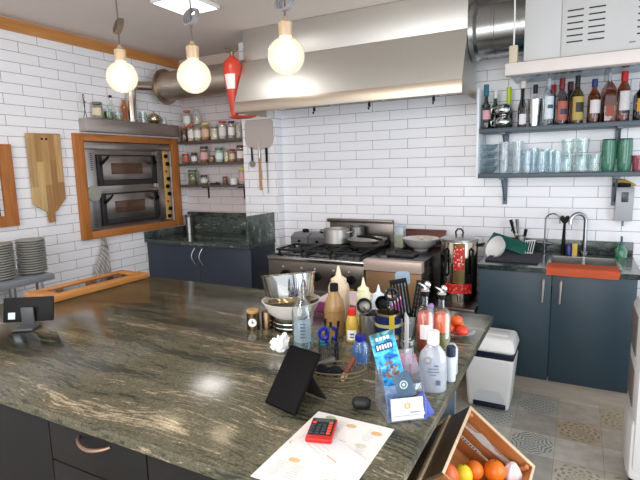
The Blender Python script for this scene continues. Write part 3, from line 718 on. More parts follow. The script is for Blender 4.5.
# small steel hob box sitting at the back left of the range
t = thing('table_burner', 'small double steel appliance with two black knobs at the back left of the range', 'appliance', (.09, -.145, .8285))
for s in (-1, 1):
    bm = B(); prism(bm, [(-.09, 0), (.09, 0), (.09, .10), (-.03, .10), (-.09, .07)], s*.088-.084, s*.088+.084, YZ)
    d = obj('housing', bm, steel('grey_appliance_steel', (130, 130, 130), .35, (2, 2, 2)), t)
    bm = B(); cyl(bm, .03, .1005, .118, 20, bev=.003); box(bm, (0, 0, .122), (.05, .012, .012), .002); obj('knob', bm, BLACK, d, (s*.088, .03, 0))
    bm = B(); cyl(bm, .012, 0, .008, 16, mat=Matrix.Rotation(PI/2, 4, 'X')); obj('button', bm, BLACK, d, (s*.088, -.0905, .035))

def pan(name, lab, cat, loc, r, h, mat, handle=None, rz=0, inner=None, flare=.86, hm=None):
    t = thing(name, lab, cat, loc, rz)
    bm = B(); lathe(bm, [(0, 0), (r*flare, 0), (r*flare+.006, .004), (r, h), (r+.004, h+.002), (r-.002, h+.003), (r*flare, .006), (0, .004)], 40); obj('pan', bm, mat, t)
    if inner:
        bm = B(); cyl(bm, r*flare-.001, .0045, .006, 36); obj('cooking_surface', bm, inner, t)
    if handle:
        bm = B(); tube(bm, [(r-.003, 0, h*.75), (r+.05, 0, h*.9), (r+handle, 0, h*1.1)], [.007, .009, .011], 10); obj('handle', bm, hm or BLACK, t)
    return t
p = pan('saucepan', 'large dull aluminium saucepan on the left back burner', 'saucepan', (.37, -.24, .8695), .108, .115, ALU, None, flare=.97)
for s in (-1, 1):
    bm = B(); tube(bm, [(s*.104, -.03, .09), (s*.135, -.025, .095), (s*.135, .025, .095), (s*.104, .03, .09)], .005, 8); obj('side_handle', bm, ALU, p)
pan('small_pot', 'small grey pot behind the frying pan against the backguard', 'pot', (.50, -.125, .8695), .062, .125, steel('dull_grey_metal', (140, 138, 136), .4), None, flare=.97)
pan('frying_pan', 'silver frying pan with dark inside on the right burners', 'frying pan', (.655, -.27, .8695), .155, .048, ALU, .12, -.9, inner=M('dark_nonstick', (34, 32, 34), .4), flare=.82)
t = thing('tongs', 'black tongs lying across the frying pan', 'tongs', (.66, -.27, .9225), 2.7)
bm = B(); tube(bm, [(-.16, .0, .002), (-.02, .018, .012), (.11, .012, .006)], [.006, .008, .009], 8); tube(bm, [(-.16, .0, .006), (-.02, -.018, .014), (.11, -.012, .006)], [.006, .008, .009], 8); obj('arm', bm, BLACK, t)
t = thing('sauce_tub', 'square clear tub of yellow oil between range and griddle', 'container', (.905, -.19, .8525))
bm = B(); lo(bm, (-.036, -.036, 0), (.036, .036, .165), .008); obj('tub', bm, GLASS('cloudy_plastic', (226, 236, 240), .3), t)
bm = B(); lo(bm, (-.033, -.033, .003), (.033, .033, .09), .006); obj('oil', bm, M('yellow_oil', (186, 166, 40), .3), t)
bm = B(); lo(bm, (-.038, -.038, .16), (.038, .038, .176), .005); obj('lid', bm, GLASS('lid_plastic', (210, 224, 234), .5), t)

# griddle unit right of the range
t = thing('griddle_unit', 'steel griddle cabinet with a thick pale front rail right of the range', 'griddle', (1.03, -.38, 0))
bm = B(); lo(bm, (-.205, -.34, .08), (.205, .36, .80), .003); obj('body', bm, steel('griddle_steel', (110, 108, 108), .25, (2, 2, 60)), t)
bm = B(); lo(bm, (-.207, -.375, .772), (.207, -.30, .849), .006); obj('front_rail', bm, M('pinkish_steel', (206, 184, 172), .4, .35), t)
bm = B(); lo(bm, (-.205, -.30, .80), (.205, .36, .847), .003); obj('griddle_plate', bm, M('dark_griddle', (40, 42, 46), .22, .4), t)
bm = B(); lo(bm, (-.2, -.352, .30), (.2, -.341, .765), .003); dd = obj('cabinet_door', bm, M('steel_amber_reflection', (150, 116, 82), .4, .5), t)  # orange reflection on the door put into the steel's colour
bm = B(); cyl(bm, .01, 0, .012, 12, mat=Matrix.Rotation(PI/2, 4, 'X')); obj('screw', bm, BLACK, dd, (.06, -.353, .72))
for sx in (-.17, .17):
    for sy in (-.28, .3):
        bm = B(); cyl(bm, .022, 0, .08, 16, c=(sx, sy, 0)); obj('foot', bm, STEELD, t)
bm = B(); lo(bm, (.2055, -.33, .60), (.212, -.24, .70), .002); obj('red_tag', bm, M('dark_red_box', (140, 34, 40), .4), t, label='dark red tag on the side')
t = thing('cast_iron_press', 'flat black cast iron plate lying on the griddle', 'griddle plate', (1.035, -.52, .848))
bm = B(); lo(bm, (-.10, -.075, 0), (.10, .075, .02), .005); obj('plate', bm, IRON, t)
bm = B(); tube(bm, [(-.05, 0, .018), (-.05, 0, .035), (.05, 0, .035), (.05, 0, .018)], .007, 8); obj('handle', bm, IRON, t)
t = thing('wok', 'wide metal bowl pan holding pale chopped food on the griddle', 'wok', (1.09, -.26, .848), .4)
bm = B(); lathe(bm, [(0, .012), (.05, .012), (.10, .04), (.133, .085), (.139, .095), (.135, .096), (.098, .046), (.05, .018), (0, .018)], 40); lathe(bm, [(.05, 0), (.055, .012), (.045, .012), (.045, 0)], 24); obj('bowl', bm, M('wok_aluminium', (226, 222, 218), .3, .45), t)
bm = B()
for k in range(46):
    a = random.uniform(0, 2*PI); rr = .105*math.sqrt(random.random()); box(bm, (rr*math.cos(a), rr*math.sin(a), .062+.03*(1-rr/.11)+random.uniform(0, .01)), (random.uniform(.012, .026), random.uniform(.01, .02), .01), rot=Matrix.Rotation(random.uniform(0, 3), 3, 'Z'))
f = obj('food', bm, M('pale_food', (232, 214, 200), .6, noise=.25, nscale=30), t); f['kind'] = 'stuff'
bm = B(); tube(bm, [(.13, 0, .085), (.17, 0, .092), (.23, 0, .095)], [.006, .008, .009], 10); obj('handle', bm, CREAM, t)
t = thing('wooden_tray', 'dark reddish wooden tray leaning upright behind the wok', 'tray', (1.05, -.075, .848), rot=(math.radians(-14), 0, 0))
bm = B(); lo(bm, (-.175, 0, 0), (.175, .012, .13), .003); obj('panel', bm, wood('dark_red_wood', (116, 58, 40), (78, 36, 26), (3, 20, 20)), t)
bm = B(); lo(bm, (-.178, -.006, .122), (.178, .018, .138), .003); obj('edge', bm, wood('dark_red_wood'), t)

# ================================================================== URN AND ITS STAND
t = thing('steel_stand', 'low steel stand holding the urn between griddle and sink cabinet', 'stand', (1.405, -.36, 0))
bm = B(); lo(bm, (-.13, -.26, .505), (.155, .26, .53), .004); obj('top', bm, STEELD, t)
bm = B(); lo(bm, (-.12, -.24, .2), (.145, .25, .218), .003); obj('lower_shelf', bm, STEELD, t)
for sx in (-.115, .14):
    for sy in (-.24, .24):
        bm = B(); lo(bm, (sx-.012, sy-.012, 0), (sx+.012, sy+.012, .505)); obj('leg', bm, STEELD, t)
t = thing('red_box', 'orange red carton on the lower shelf of the urn stand', 'box', (1.39, -.44, .2185))
bm = B(); lo(bm, (-.09, -.1, 0), (.09, .1, .19), .003); obj('carton', bm, M('orange_red_card', (196, 74, 44), .6), t)
t = thing('urn', 'tall steel drinks urn with red stickers and black side handles', 'urn', (1.398, -.36, .5305))
UR = .128
bm = B(); lathe(bm, [(0, 0), (.12, 0), (.124, .03), (UR, .045), (UR, .41), (.122, .43), (.0, .43)], 48); obj('body', bm, steel('urn_steel', (184, 176, 158), .14, bump=0), t)
bm = B(); lathe(bm, [(0, .425), (.131, .425), (.131, .44), (.10, .452), (.03, .456), (0, .457)], 40); l = obj('lid', bm, STEEL, t)
bm = B(); tube(bm, [(-.022, 0, .455), (-.026, 0, .485), (-.012, 0, .505), (.012, 0, .505), (.026, 0, .485), (.022, 0, .455)], .006, 8); obj('lid_handle', bm, BLACK, l)
def on_cyl(bm, r, a0, a1, z0, z1, n=10):
    vs = []
    for k in range(n+1):
        a = math.radians(a0+(a1-a0)*k/n); vs.append([bm.verts.new((q*math.cos(a), q*math.sin(a), z)) for q in (r,) for z in (z0, z1)])
    for p_, q_ in zip(vs, vs[1:]): bm.faces.new((p_[0], q_[0], q_[1], p_[1]))
def warn_mat(name, base, ink, sx, sz):
    m, nt, out = newmat(name); tc = N(nt, 'ShaderNodeTexCoord').outputs['Object']
    mp = N(nt, 'ShaderNodeMapping', {0: tc, 'Scale': (sx, sx, sz)}).outputs[0]
    nz = N(nt, 'ShaderNodeTexVoronoi', {'Vector': mp, 'Scale': 1.0}).outputs[0]
    c = ramp(nt, nz, [(.28, ink), (.36, base)]); p = N(nt, 'ShaderNodeBsdfPrincipled', {'Base Color': c, 'Roughness': .4}); nt.links.new(p.outputs[0], out.inputs[0]); return m
STK = warn_mat('red_sticker', (196, 34, 28), (244, 214, 204), 70, 55)
fa = -78   # the urn's front turned towards the kitchen
bm = B(); on_cyl(bm, UR+.0045, fa-16, fa+16, .235, .40); obj('upper_sticker', bm, STK, t)
bm = B(); on_cyl(bm, UR+.0045, fa-44, fa+42, .065, .135, 20); obj('lower_sticker', bm, warn_mat('red_banner', (206, 34, 24), (240, 120, 100), 60, 40), t)
bm = B(); on_cyl(bm, UR+.003, fa-18, fa+18, .14, .42, 8); bmesh.ops.solidify(bm, geom=bm.faces[:], thickness=-.002); obj('sight_strip', bm, M('brass_strip', (170, 150, 96), .3, .6), t)
for s in (-1, 1):
    a = math.radians(fa+s*38); cx, cy = math.cos(a), math.sin(a)
    bm = B(); tube(bm, [((UR-.004)*cx, (UR-.004)*cy, .38), ((UR+.02)*cx, (UR+.02)*cy, .37), ((UR+.018)*cx, (UR+.018)*cy, .26), ((UR+.03)*cx, (UR+.03)*cy, .20), ((UR-.004)*cx, (UR-.004)*cy, .19)], .01, 10); obj('bracket', bm, BLACK, t)
for s in (-1, 1):
    bm = B(); tube(bm, [(s*(UR-.003), .0, .39), (s*(UR+.035), 0, .40), (s*(UR+.035), .05, .40), (s*(UR-.01), .05, .39)], .008, 8); obj('side_handle', bm, BLACK, t)
a = math.radians(fa)
bm = B(); tube(bm, [((UR-.002)*math.cos(a), (UR-.002)*math.sin(a), .05), ((UR+.04)*math.cos(a), (UR+.04)*math.sin(a), .05), ((UR+.045)*math.cos(a), (UR+.045)*math.sin(a), .02)], .008, 8); obj('tap', bm, CHROME, t)

# ================================================================== RIGHT SINK CABINET
t = thing('base_cabinet', 'slate blue two-door sink cabinet with silver handles and pale kickboard', 'cabinet', (2.018, -.3, 0))
bm = B(); lo(bm, (-.44, -.29, .12), (.44, .298, .64)); obj('carcass', bm, SLATE, t)
bm = B(); lo(bm, (-.44, -.29, .64), (-.42, .298, .814)); lo(bm, (.42, -.29, .64), (.44, .298, .814)); lo(bm, (-.42, .27, .64), (.42, .298, .814)); obj('side_panels', bm, SLATE, t)
bm = B(); lo(bm, (-.44, -.272, 0), (.44, -.25, .12)); obj('kickboard', bm, wood('grey_wood', (176, 166, 154), (156, 146, 134), (4, 30, 30)), t)
for a, b, hx_ in ((-.438, -.006, -.05), (-.002, .438, .047)):
    bm = B(); lo(bm, (a, -.312, .122), (b, -.291, .812), .002); d = obj('door', bm, SLATE, t)
    bm = B(); tube(bm, [(hx_, -.312, .775), (hx_, -.332, .77), (hx_-.001, -.336, .70), (hx_-.003, -.332, .635), (hx_-.003, -.312, .63)], [.006, .008, .006, .005, .005], 8); obj('handle', bm, M('satin_handle', (206, 200, 192), .35, .6), d)
bm = B(); lo(bm, (-.012, -.30, .114), (.002, -.272, .14)); obj('clip', bm, M('kick_clip', (190, 186, 178), .5), t)
bm = B(); x0, x1, y0, y1 = 1.572, 2.475, -.63, -.001; a0, a1, b0, b1 = 1.985, 2.375, -.50, -.17
lo(bm, (x0, y0, .816), (a0, y1, H)); lo(bm, (a1, y0, .816), (x1, y1, H)); lo(bm, (a0, y0, .816), (a1, b0, H)); lo(bm, (a0, b1, .816), (a1, y1, H))
tag(obj('granite_worktop', bm, granite('worktop_granite_right', dark=(46, 54, 54), mid=(84, 92, 88), tan=(140, 144, 134), rot=.2, rough=.14)), 'dark granite worktop around the sink on the slate blue cabinet', 'worktop')
bm = B(); lo(bm, (1.572, -.021, H+.0005), (2.475, -.001, .942), .001); tag(obj('granite_upstand', bm, GRI), 'dark granite upstand along the wall behind the sink', 'upstand')
t = thing('sink', 'stainless double-bowl sink set in the dark worktop', 'sink', (2.18, -.335, H))
for s in (-1, 1):
    bm = B(); cx = s*.097; w = .09; d_ = .15
    for a, b in (((cx-w, -d_, -.14), (cx+w, d_, -.136)), ((cx-w, -d_, -.136), (cx-w+.003, d_, .001)), ((cx+w-.003, -d_, -.136), (cx+w, d_, .001)), ((cx-w+.003, -d_, -.136), (cx+w-.003, -d_+.003, .001)), ((cx-w+.003, d_-.003, -.136), (cx+w-.003, d_, .001))): lo(bm, a, b)
    bw = obj('bowl', bm, STEEL, t); bm = B(); cyl(bm, .022, -.1355, -.133, 20, c=(cx, 0, 0)); obj('drain', bm, STEELD, bw)
bm = B()
for a, b in (((-.205, -.172), (.205, -.15)), ((-.205, .15), (.205, .172)), ((-.205, -.15), (-.187, .15)), ((.187, -.15), (.205, .15)), ((-.007, -.15), (.007, .15))): lo(bm, (a[0], a[1], .0008), (b[0], b[1], .0045), .001)
obj('rim', bm, STEEL, t)
def cloth(name, lab, cat, loc, pts, w, mat, thick=.006, wav=.004):
    """strip of cloth following a profile of (y, z) points, w wide along x"""
    t = thing(name, lab, cat, loc); bm = B(); rows = []
    for i, (y, z) in enumerate(pts):
        rows.append([bm.verts.new((w*(k/20-.5)+.004*math.sin(i*1.7+k), y+wav*math.sin(k*.9+i*.3)*(i/len(pts)), z+wav*.6*math.sin(k*.7+i))) for k in range(21)])
    for a, b in zip(rows, rows[1:]):
        for k in range(20): bm.faces.new((a[k], a[k+1], b[k+1], b[k]))
    bmesh.ops.solidify(bm, geom=bm.faces[:], thickness=thick); obj('cloth', bm, mat, t); return t
cloth('orange_cloth', 'bright orange cloth folded over the front edge of the sink', 'cloth', (2.172, -.50, H+.012), [(.02, 0), (-.04, 0), (-.10, 0), (-.132, -.002), (-.142, -.012), (-.144, -.03), (-.145, -.048)], .385, M('orange_cloth_fabric', (236, 116, 76), .9, noise=.1, nscale=60), .007, .002)
t = thing('drying_mat', 'dark grey drying mat on the worktop left of the sink', 'mat', (1.765, -.30, H+.0005))
bm = B(); lo(bm, (-.165, -.21, 0), (.16, .19, .012), .005); obj('mat', bm, M('dark_mat_fabric', (50, 48, 58), .95, noise=.15, nscale=120), t)
t = thing('white_bowl', 'white enamel bowl tipped on its side on the drying mat', 'bowl', (1.645, -.36, H+.07), rot=(math.radians(40), math.radians(-52), 0))
bm = B(); lathe(bm, [(0, -.045), (.034, -.045), (.068, -.02), (.082, .012), (.078, .012), (.064, -.017), (.032, -.041), (0, -.041)], 36); obj('bowl', bm, WHITE, t)
t = thing('green_chopping_board', 'dark green chopping board leaning behind the white bowl', 'chopping board', (1.70, -.25, H+.045), rot=(math.radians(-52), math.radians(15), math.radians(-10)))
bm = B(); lo(bm, (-.14, -.004, 0), (.12, .006, .11), .003); obj('board', bm, M('dark_green_board', (18, 84, 72), .45), t)
t = thing('knife_holder', 'steel pot of knives with dark handles behind the green board', 'knife holder', (1.775, -.085, H+.0005))
bm = B(); lathe(bm, [(0, 0), (.035, 0), (.037, .12), (.034, .12), (.032, .004), (0, .004)], 24); obj('pot', bm, STEEL, t)
for k, (dx, dy, h, m_) in enumerate(((-.07, .0, .235, BLACK), (-.028, .0, .24, STEELD), (.035, 0, .17, BLACK))):
    bm = B(); tube(bm, [(dx*.1, dy, .01), (dx*.6, dy, h-.1)], .004, 6); tube(bm, [(dx*.6, dy, h-.10), (dx, dy, h)], [.009, .012], 8); box(bm, (dx*.8, -.011, h-.05), (.006, .003, .07), rot=Matrix.Rotation(-dx*2.6, 3, 'Y')); obj('knife', bm, m_, t)
t = thing('wire_dish_rack', 'small white wire rack leaning at the wall end of the mat', 'rack', (1.83, -.17, H+.013), rz=.2)
bm = B()
for k in range(5): tube(bm, [(-.03+.015*k, -.02, 0), (-.01+.015*k, .01, .085)], .0025, 6)
tube(bm, [(-.034, -.02, .002), (.034, -.02, .002)], .003, 6); tube(bm, [(-.014, .01, .085), (.054, .01, .085)], .003, 6); obj('wire', bm, WHITE, t)
def gooseneck(name, lab, loc, h, reach, r, mat, rz, lever=True):
    t = thing(name, lab, 'tap', loc, rz)
    R_ = reach/2; pts = [(0, 0, 0), (0, 0, h-R_)]+[(R_-R_*math.cos(a), 0, h-R_+R_*math.sin(a)) for a in [PI*k/12 for k in range(1, 12)]]+[(reach, 0, h-R_-.02)]
    bm = B(); tube(bm, pts, r, 12); obj('spout', bm, mat, t)
    bm = B(); cyl(bm, r*1.9, 0, .03, 20, bev=.004)
    obj('base', bm, mat, t)
    if lever:
        bm = B(); tube(bm, [(-.05, 0, .075), (.05, 0, .07)], .009, 8); cyl(bm, r*1.8, .05, .09, 16); obj('valve', bm, mat, t)
    return t
gooseneck('filter_tap', 'thin curved filter tap left of the sink', (1.935, -.075, H+.0005), .285, .095, .0055, steel('thin_tap_steel', (140, 146, 150), .25, bump=0), -.15)
gooseneck('kitchen_tap', 'thick curved chrome kitchen tap behind the sink', (2.185, -.08, H+.0005), .29, .105, .013, steel('tap_chrome', (180, 184, 188), .15, bump=0), PI+.5, False)
t = thing('dish_brush', 'black dish brush with a heart-shaped head standing behind the sink', 'brush', (2.055, -.085, H+.0005))
bm = B(); tube(bm, [(0, 0, 0), (0, 0, .12), (.002, 0, .225)], [.016, .011, .008], 12); obj('handle', bm, BLACK, t)
ht = [(0, -.035), (.025, -.008), (.033, .012), (.022, .028), (.008, .026), (0, .016), (-.008, .026), (-.022, .028), (-.033, .012), (-.025, -.008)]
bm = B(); prism(bm, ht, -.012, .012, XZ); obj('head', bm, RUB, t, (.002, 0, .245))
t = thing('dish_soap', 'small dark blue bottle behind the sink', 'bottle', (2.092, -.125, H+.0005))
bm = B(); lathe(bm, [(0, 0), (.02, 0), (.021, .06), (.01, .08), (.008, .09), (0, .09)], 20); obj('body', bm, M('dark_blue_plastic', (24, 40, 110), .35), t)
t = thing('yellow_sponge', 'tall yellow sponge standing behind the sink', 'sponge', (2.127, -.13, H+.0005))
bm = B(); lo(bm, (-.016, -.02, 0), (.016, .02, .09), .006); obj('sponge', bm, M('yellow_sponge_foam', (206, 176, 90), .9, noise=.3, nscale=80), t)
t = thing('soap_pump', 'green dish soap pump bottle at the right of the sink', 'soap bottle', (2.40, -.10, H+.0005))
bm = B(); lathe(bm, [(0, 0), (.035, 0), (.037, .05), (.02, .08), (.014, .09), (0, .09)], 24); obj('bottle', bm, GLASS('green_soap_glass', (90, 190, 150), .25), t)
bm = B(); cyl(bm, .031, .003, .045, 20); obj('soap', bm, M('green_soap', (20, 110, 80), .3), t)
bm = B(); tube(bm, [(0, 0, .09), (0, 0, .14), (-.004, -.03, .145)], .007, 8); cyl(bm, .016, .088, .1, 16); obj('pump', bm, M('teal_pump', (60, 90, 100), .4), t)
t = thing('soap_dispenser', 'grey and white wall soap dispenser above the sink corner', 'dispenser', (2.403, -.002, 1.085))
bm = B(); prism(bm, [(0, .0), (-.06, .006), (-.075, .03), (-.088, .14), (-.086, .205), (-.07, .228), (0, .228)], -.05, .05, YZ); obj('shell', bm, M('pale_grey_plastic', (176, 178, 184), .4), t)
bm = B(); box(bm, (0, -.0885, .165), (.04, .006, .065), .003); obj('window', bm, M('smoky_window', (60, 62, 70), .25), t)
bm = B(); tube(bm, [(0, -.05, .008), (0, -.05, -.03)], .006, 8); obj('nozzle', bm, M('grey_nozzle', (120, 124, 130), .4), t)
t = thing('scrub_brush', 'black and yellow scrubbing brush on top of the wall dispenser', 'brush', (2.385, -.045, 1.3135), rz=-.2, )
bm = B(); box(bm, (0, 0, .014), (.10, .035, .026), .005); obj('bristles', bm, BLACK, t)
bm = B(); tube(bm, [(-.05, 0, .045), (.01, 0, .04), (.075, 0, .012)], [.009, .012, .008], 10); obj('handle', bm, M('yellow_handle', (196, 160, 60), .4), t)

# ================================================================== WALL SHELVES WITH BOTTLES AND GLASSES
SB = M('blue_grey_shelf', (70, 82, 92), .4)
for z, nm in ((1.700, 'upper wall shelf carrying the liquor bottles'), (1.388, 'lower wall shelf carrying the glasses')):
    t = thing('wall_shelf', 'blue grey '+nm, 'shelf', (2.09, -.13, z), group='wall shelves')
    bm = B(); lo(bm, (-.595, -.12, 0), (.62, .128, .03), .002); obj('board', bm, SB, t)
    for bx in (-.44, .255):
        bm = B(); lo(bm, (bx-.016, .118, -.20), (bx+.016, .128, -.0005)); lo(bm, (bx-.016, -.10, -.012), (bx+.016, .118, -.0005)); tube(bm, [(bx, .115, -.17), (bx, -.07, -.01)], .007, 6); obj('bracket', bm, M('bracket_grey', (92, 104, 114), .4, .4), t)
bm = B(); lo(bm, (1.478, -.255, 1.385), (1.4945, -.0005, 2.008), .002); tag(obj('side_panel', bm, M('white_gloss_panel', (226, 232, 238), .3)), 'white upright panel closing the left end of the wall shelves', 'panel')
SZ = 1.7305
def bottle(lab, x, y, z, r, h, neck=.013, sh=.62, glass=DGREEN, liquid=None, fill=.55, cap=(20, 20, 20), capz=.86, label=None, lz=(.15, .45), sq=False, group='liquor bottles on the upper wall shelf', name='liquor_bottle', face=-60, cr=None, emblem=None):
    y -= .03; h = min(h, .305) if label else min(h, .285)
    t = thing(name, lab, 'bottle', (x, y, z), group=group)
    hc = h*capz; seg = 4 if sq else 28
    prof = [(0, 0), (r*.94, 0), (r, .006), (r, h*sh), (r*.86, h*(sh+.05)), (neck*1.25, h*(sh+.16)), (neck, h*(sh+.2)), (neck, hc), (0, hc)]
    mt = Matrix.Rotation(PI/4+math.radians(20), 4, 'Z') if sq else None
    bm = B(); lathe(bm, prof, seg, mat=mt); obj('glass', bm, glass, t)
    if liquid:
        bm = B(); lathe(bm, [(0, .004), (r*.9, .004), (r*.9, h*fill), (0, h*fill)], seg, mat=mt); obj('drink', bm, M('drink_%d_%d_%d' % liquid, liquid, .12), t)
    if cap:
        c_ = cr or neck*1.15
        bm = B(); cyl(bm, c_, hc-.012, h, 18, bev=.002); obj('cap', bm, M('cap_%d_%d_%d' % cap, cap, .35), t)
    if label:
        lr = r*(.78 if sq else 1)+.0012
        bm = B()
        if sq: box(bm, (0, 0, 0), (r*1.15, .0015, h*(lz[1]-lz[0])), rot=None); bmesh.ops.translate(bm, verts=bm.verts, vec=(0, -r*.72, h*(lz[0]+lz[1])/2)); bmesh.ops.rotate(bm, verts=bm.verts, cent=(0, 0, 0), matrix=Matrix.Rotation(math.radians(20), 3, 'Z'))
        else: on_cyl(bm, lr, face-62, face+62, h*lz[0], h*lz[1], 14)
        lo_ = obj('label', bm, M('label_%d_%d_%d' % label, label, .5, noise=.12, nscale=70), t)
        if emblem:
            a = math.radians(face); q = lr+.0008
            bm = B(); on_cyl(bm, q, face-emblem[1], face+emblem[1], h*emblem[2], h*emblem[3], 8); obj('label_print', bm, M('print_%d_%d_%d' % emblem[0], emblem[0], .5), lo_)
    return t
bottle('dark green wine bottle with teal foil and pink label, leftmost on the upper wall shelf', 1.528, -.15, SZ, .032, .305, liquid=(14, 28, 18), cap=(12, 96, 120), capz=.78, cr=.017, label=(206, 150, 160), lz=(.22, .42), sh=.45, emblem=((30, 24, 26), 50, .14, .2))
bottle('clear green bottle with a white cap behind the chrome pots', 1.578, -.07, SZ, .034, .27, glass=GLASS('mid_green_glass', (110, 150, 100)), cap=(226, 226, 220), capz=.84, sh=.5)
bottle('bottle with bright lime green neck behind the chrome pots', 1.668, -.07, SZ, .03, .30, glass=GLASS('olive_glass', (120, 130, 60)), cap=(178, 206, 30), capz=.62, cr=.016, sh=.42)
t = thing('chrome_pot', 'two round chrome pots stacked on the upper wall shelf', 'pot', (1.645, -.192, SZ))
for k, z in enumerate((0, .083)):
    bm = B(); lathe(bm, [(0, z), (.03, z), (.05, z+.02), (.056, z+.042), (.046, z+.068), (.028, z+.08), (0, z+.082)], 32); b_ = obj('pot', bm, CHROME, t)
    bm = B(); tube(bm, [(-.05, -.01, z+.06), (-.078, -.012, z+.05), (-.075, -.012, z+.02), (-.048, -.01, z+.015)], .004, 8); obj('handle', bm, CHROME, b_)
bottle('dark red wine bottle with white label and white-and-black stopper', 1.765, -.15, SZ, .027, .335, glass=GLASS('dark_wine_glass', (60, 20, 24)), liquid=(30, 10, 14), cap=(226, 216, 210), capz=.88, cr=.02, label=(230, 222, 224), lz=(.06, .28), sh=.42, fill=.4)
t = thing('cocktail_shaker', 'tall steel cocktail shaker tin on the upper wall shelf', 'cocktail shaker', (1.842, -.16, SZ))
bm = B(); lathe(bm, [(0, 0), (.032, 0), (.045, .175), (.046, .18), (.043, .18), (.03, .004), (0, .004)], 32); obj('tin', bm, CHROME, t)
bottle('clear bottle with short black cap behind the cocktail shaker', 1.838, -.065, SZ, .03, .285, glass=GLB, capz=.84, sh=.55)
bottle('clear spirit bottle with silver cap and pale blue-white label', 1.925, -.15, SZ, .034, .31, glass=GLB, cap=(186, 190, 196), capz=.8, label=(214, 222, 228), lz=(.14, .62), sh=.66, emblem=((60, 80, 110), 30, .36, .44))
bottle('slim bottle with a glossy red cap behind the clear spirit bottle', 1.948, -.06, SZ, .028, .275, glass=GLASS('grey_glass', (120, 130, 130)), cap=(190, 24, 40), capz=.84, cr=.019)
bottle('spirit bottle with dark red cap and orange-red picture label', 2.005, -.15, SZ, .038, .30, glass=GLASS('pinkish_glass', (200, 190, 190)), liquid=(96, 46, 36), cap=(120, 26, 36), capz=.8, cr=.017, label=(176, 92, 70), lz=(.10, .50), sh=.58, emblem=((52, 52, 80), 34, .22, .34))
bottle('bottle with tall dark red cap behind the orange-red label', 2.052, -.06, SZ, .03, .305, glass=GLASS('grey_glass'), cap=(80, 22, 32), capz=.84, cr=.018)
bottle('golden spirit bottle with round cream emblem and black cap', 2.095, -.155, SZ, .041, .31, glass=GLASS('gold_glass', (190, 170, 110)), liquid=(140, 108, 40), cap=(20, 18, 16), capz=.78, label=(176, 150, 76), lz=(.08, .56), sh=.58, fill=.56, emblem=((40, 34, 24), 36, .24, .44))
bottle('amber spirit bottle with blue cap and white label', 2.192, -.15, SZ, .037, .275, glass=GLASS('amber_bottle_glass', (206, 150, 90)), liquid=(104, 60, 28), cap=(20, 48, 120), capz=.86, cr=.017, label=(214, 206, 206), lz=(.22, .52), sh=.6, fill=.58)
bottle('square whisky bottle with amber drink and steel pourer', 2.272, -.14, SZ, .046, .31, glass=GLASS('amber_bottle_glass'), liquid=(120, 58, 24), cap=(170, 176, 184), capz=.82, cr=.012, sq=True, fill=.62, sh=.66, label=(150, 70, 40), lz=(.12, .34))
bottle('tall whisky bottle with red cap and white label', 2.353, -.15, SZ, .038, .335, glass=GLASS('amber_bottle_glass'), liquid=(150, 92, 44), cap=(196, 26, 30), capz=.84, cr=.02, label=(206, 202, 202), lz=(.22, .60), sh=.64, fill=.66, emblem=((40, 40, 60), 40, .16, .21))
bottle('dark bottle with yellow label at the right end of the upper wall shelf', 2.448, -.15, SZ, .042, .24, glass=GLASS('black_glass', (20, 18, 16)), liquid=(16, 12, 10), cap=(24, 22, 20), capz=.9, label=(206, 150, 50), lz=(.22, .55), sh=.62, emblem=((90, 50, 14), 34, .36, .42))

GZ = 1.4185
def tumbler(x, y, z, r=.036, h=.10, mat=GL, taper=.86, lab='', cat='glass', group=None, name='glass_tumbler'):
    bm = B(); lathe(bm, [(0, 0), (r*taper, 0), (r, h), (r-.0025, h), (r*taper-.003, .008), (0, .008)], 28)
    return tag(obj(name, bm, mat, None, (x, y, z)), lab, cat, group)
for k in range(4):
    bm = B(); lathe(bm, [(0, 0), (.03, 0), (.058, .035), (.062, .05), (.059, .05), (.028, .005), (0, .005)], 32)
    tag(obj('glass_bowl', bm, GLB, None, (1.552, -.15, GZ+.052*k)), 'small glass bowl, one of four stacked at the left end of the lower wall shelf', 'bowl', 'glass bowls in the stack')
for s, x in enumerate((1.655, 1.742)):
    for k in range(3):
        tumbler(x, -.15, GZ+.062*k, .037, .095, CHROME if False else GLASS('bright_glass', (240, 244, 246), .12, 1.3), .84, 'frosty tumbler stacked in the %s tall pile of tumblers' % ('left' if s == 0 else 'right'), group='stacked tumblers %s pile' % ('left' if s == 0 else 'right'))
q = 0
for x, y, r, h in ((1.81, -.17, .034, .15), (1.842, -.08, .034, .17), (1.90, -.17, .038, .14), (1.955, -.12, .034, .15), (1.995, -.18, .036, .14), (1.92, -.06, .034, .16)):
    tumbler(x, y, GZ, r, h, GLB, .8, 'clear straight tall glass in the middle of the lower wall shelf', group='clear tall glasses mid shelf')
def mug(x, y, rz, tilt, lab):
    t = thing('glass_mug', lab, 'glass mug', (x, y, GZ+.006), rot=(0, tilt, rz), group='glass mugs')
    bm = B(); lathe(bm, [(0, 0), (.036, 0), (.038, .02), (.03, .05), (.04, .11), (.037, .11), (.027, .05), (.034, .008), (0, .008)], 28); obj('bowl', bm, GL, t)
    bm = B(); tube(bm, [(.036, 0, .095), (.06, 0, .085), (.058, 0, .04), (.034, 0, .03)], .0045, 8); obj('handle', bm, GL, t)
for x, y, rz in ((2.055, -.18, -1.4), (2.055, -.065, 1.2), (2.14, -.19, -1.4), (2.15, -.055, 1.5), (2.215, -.17, -1.8)):
    mug(x, y, rz, 0, 'clear glass mug with handle beside the green tumblers')
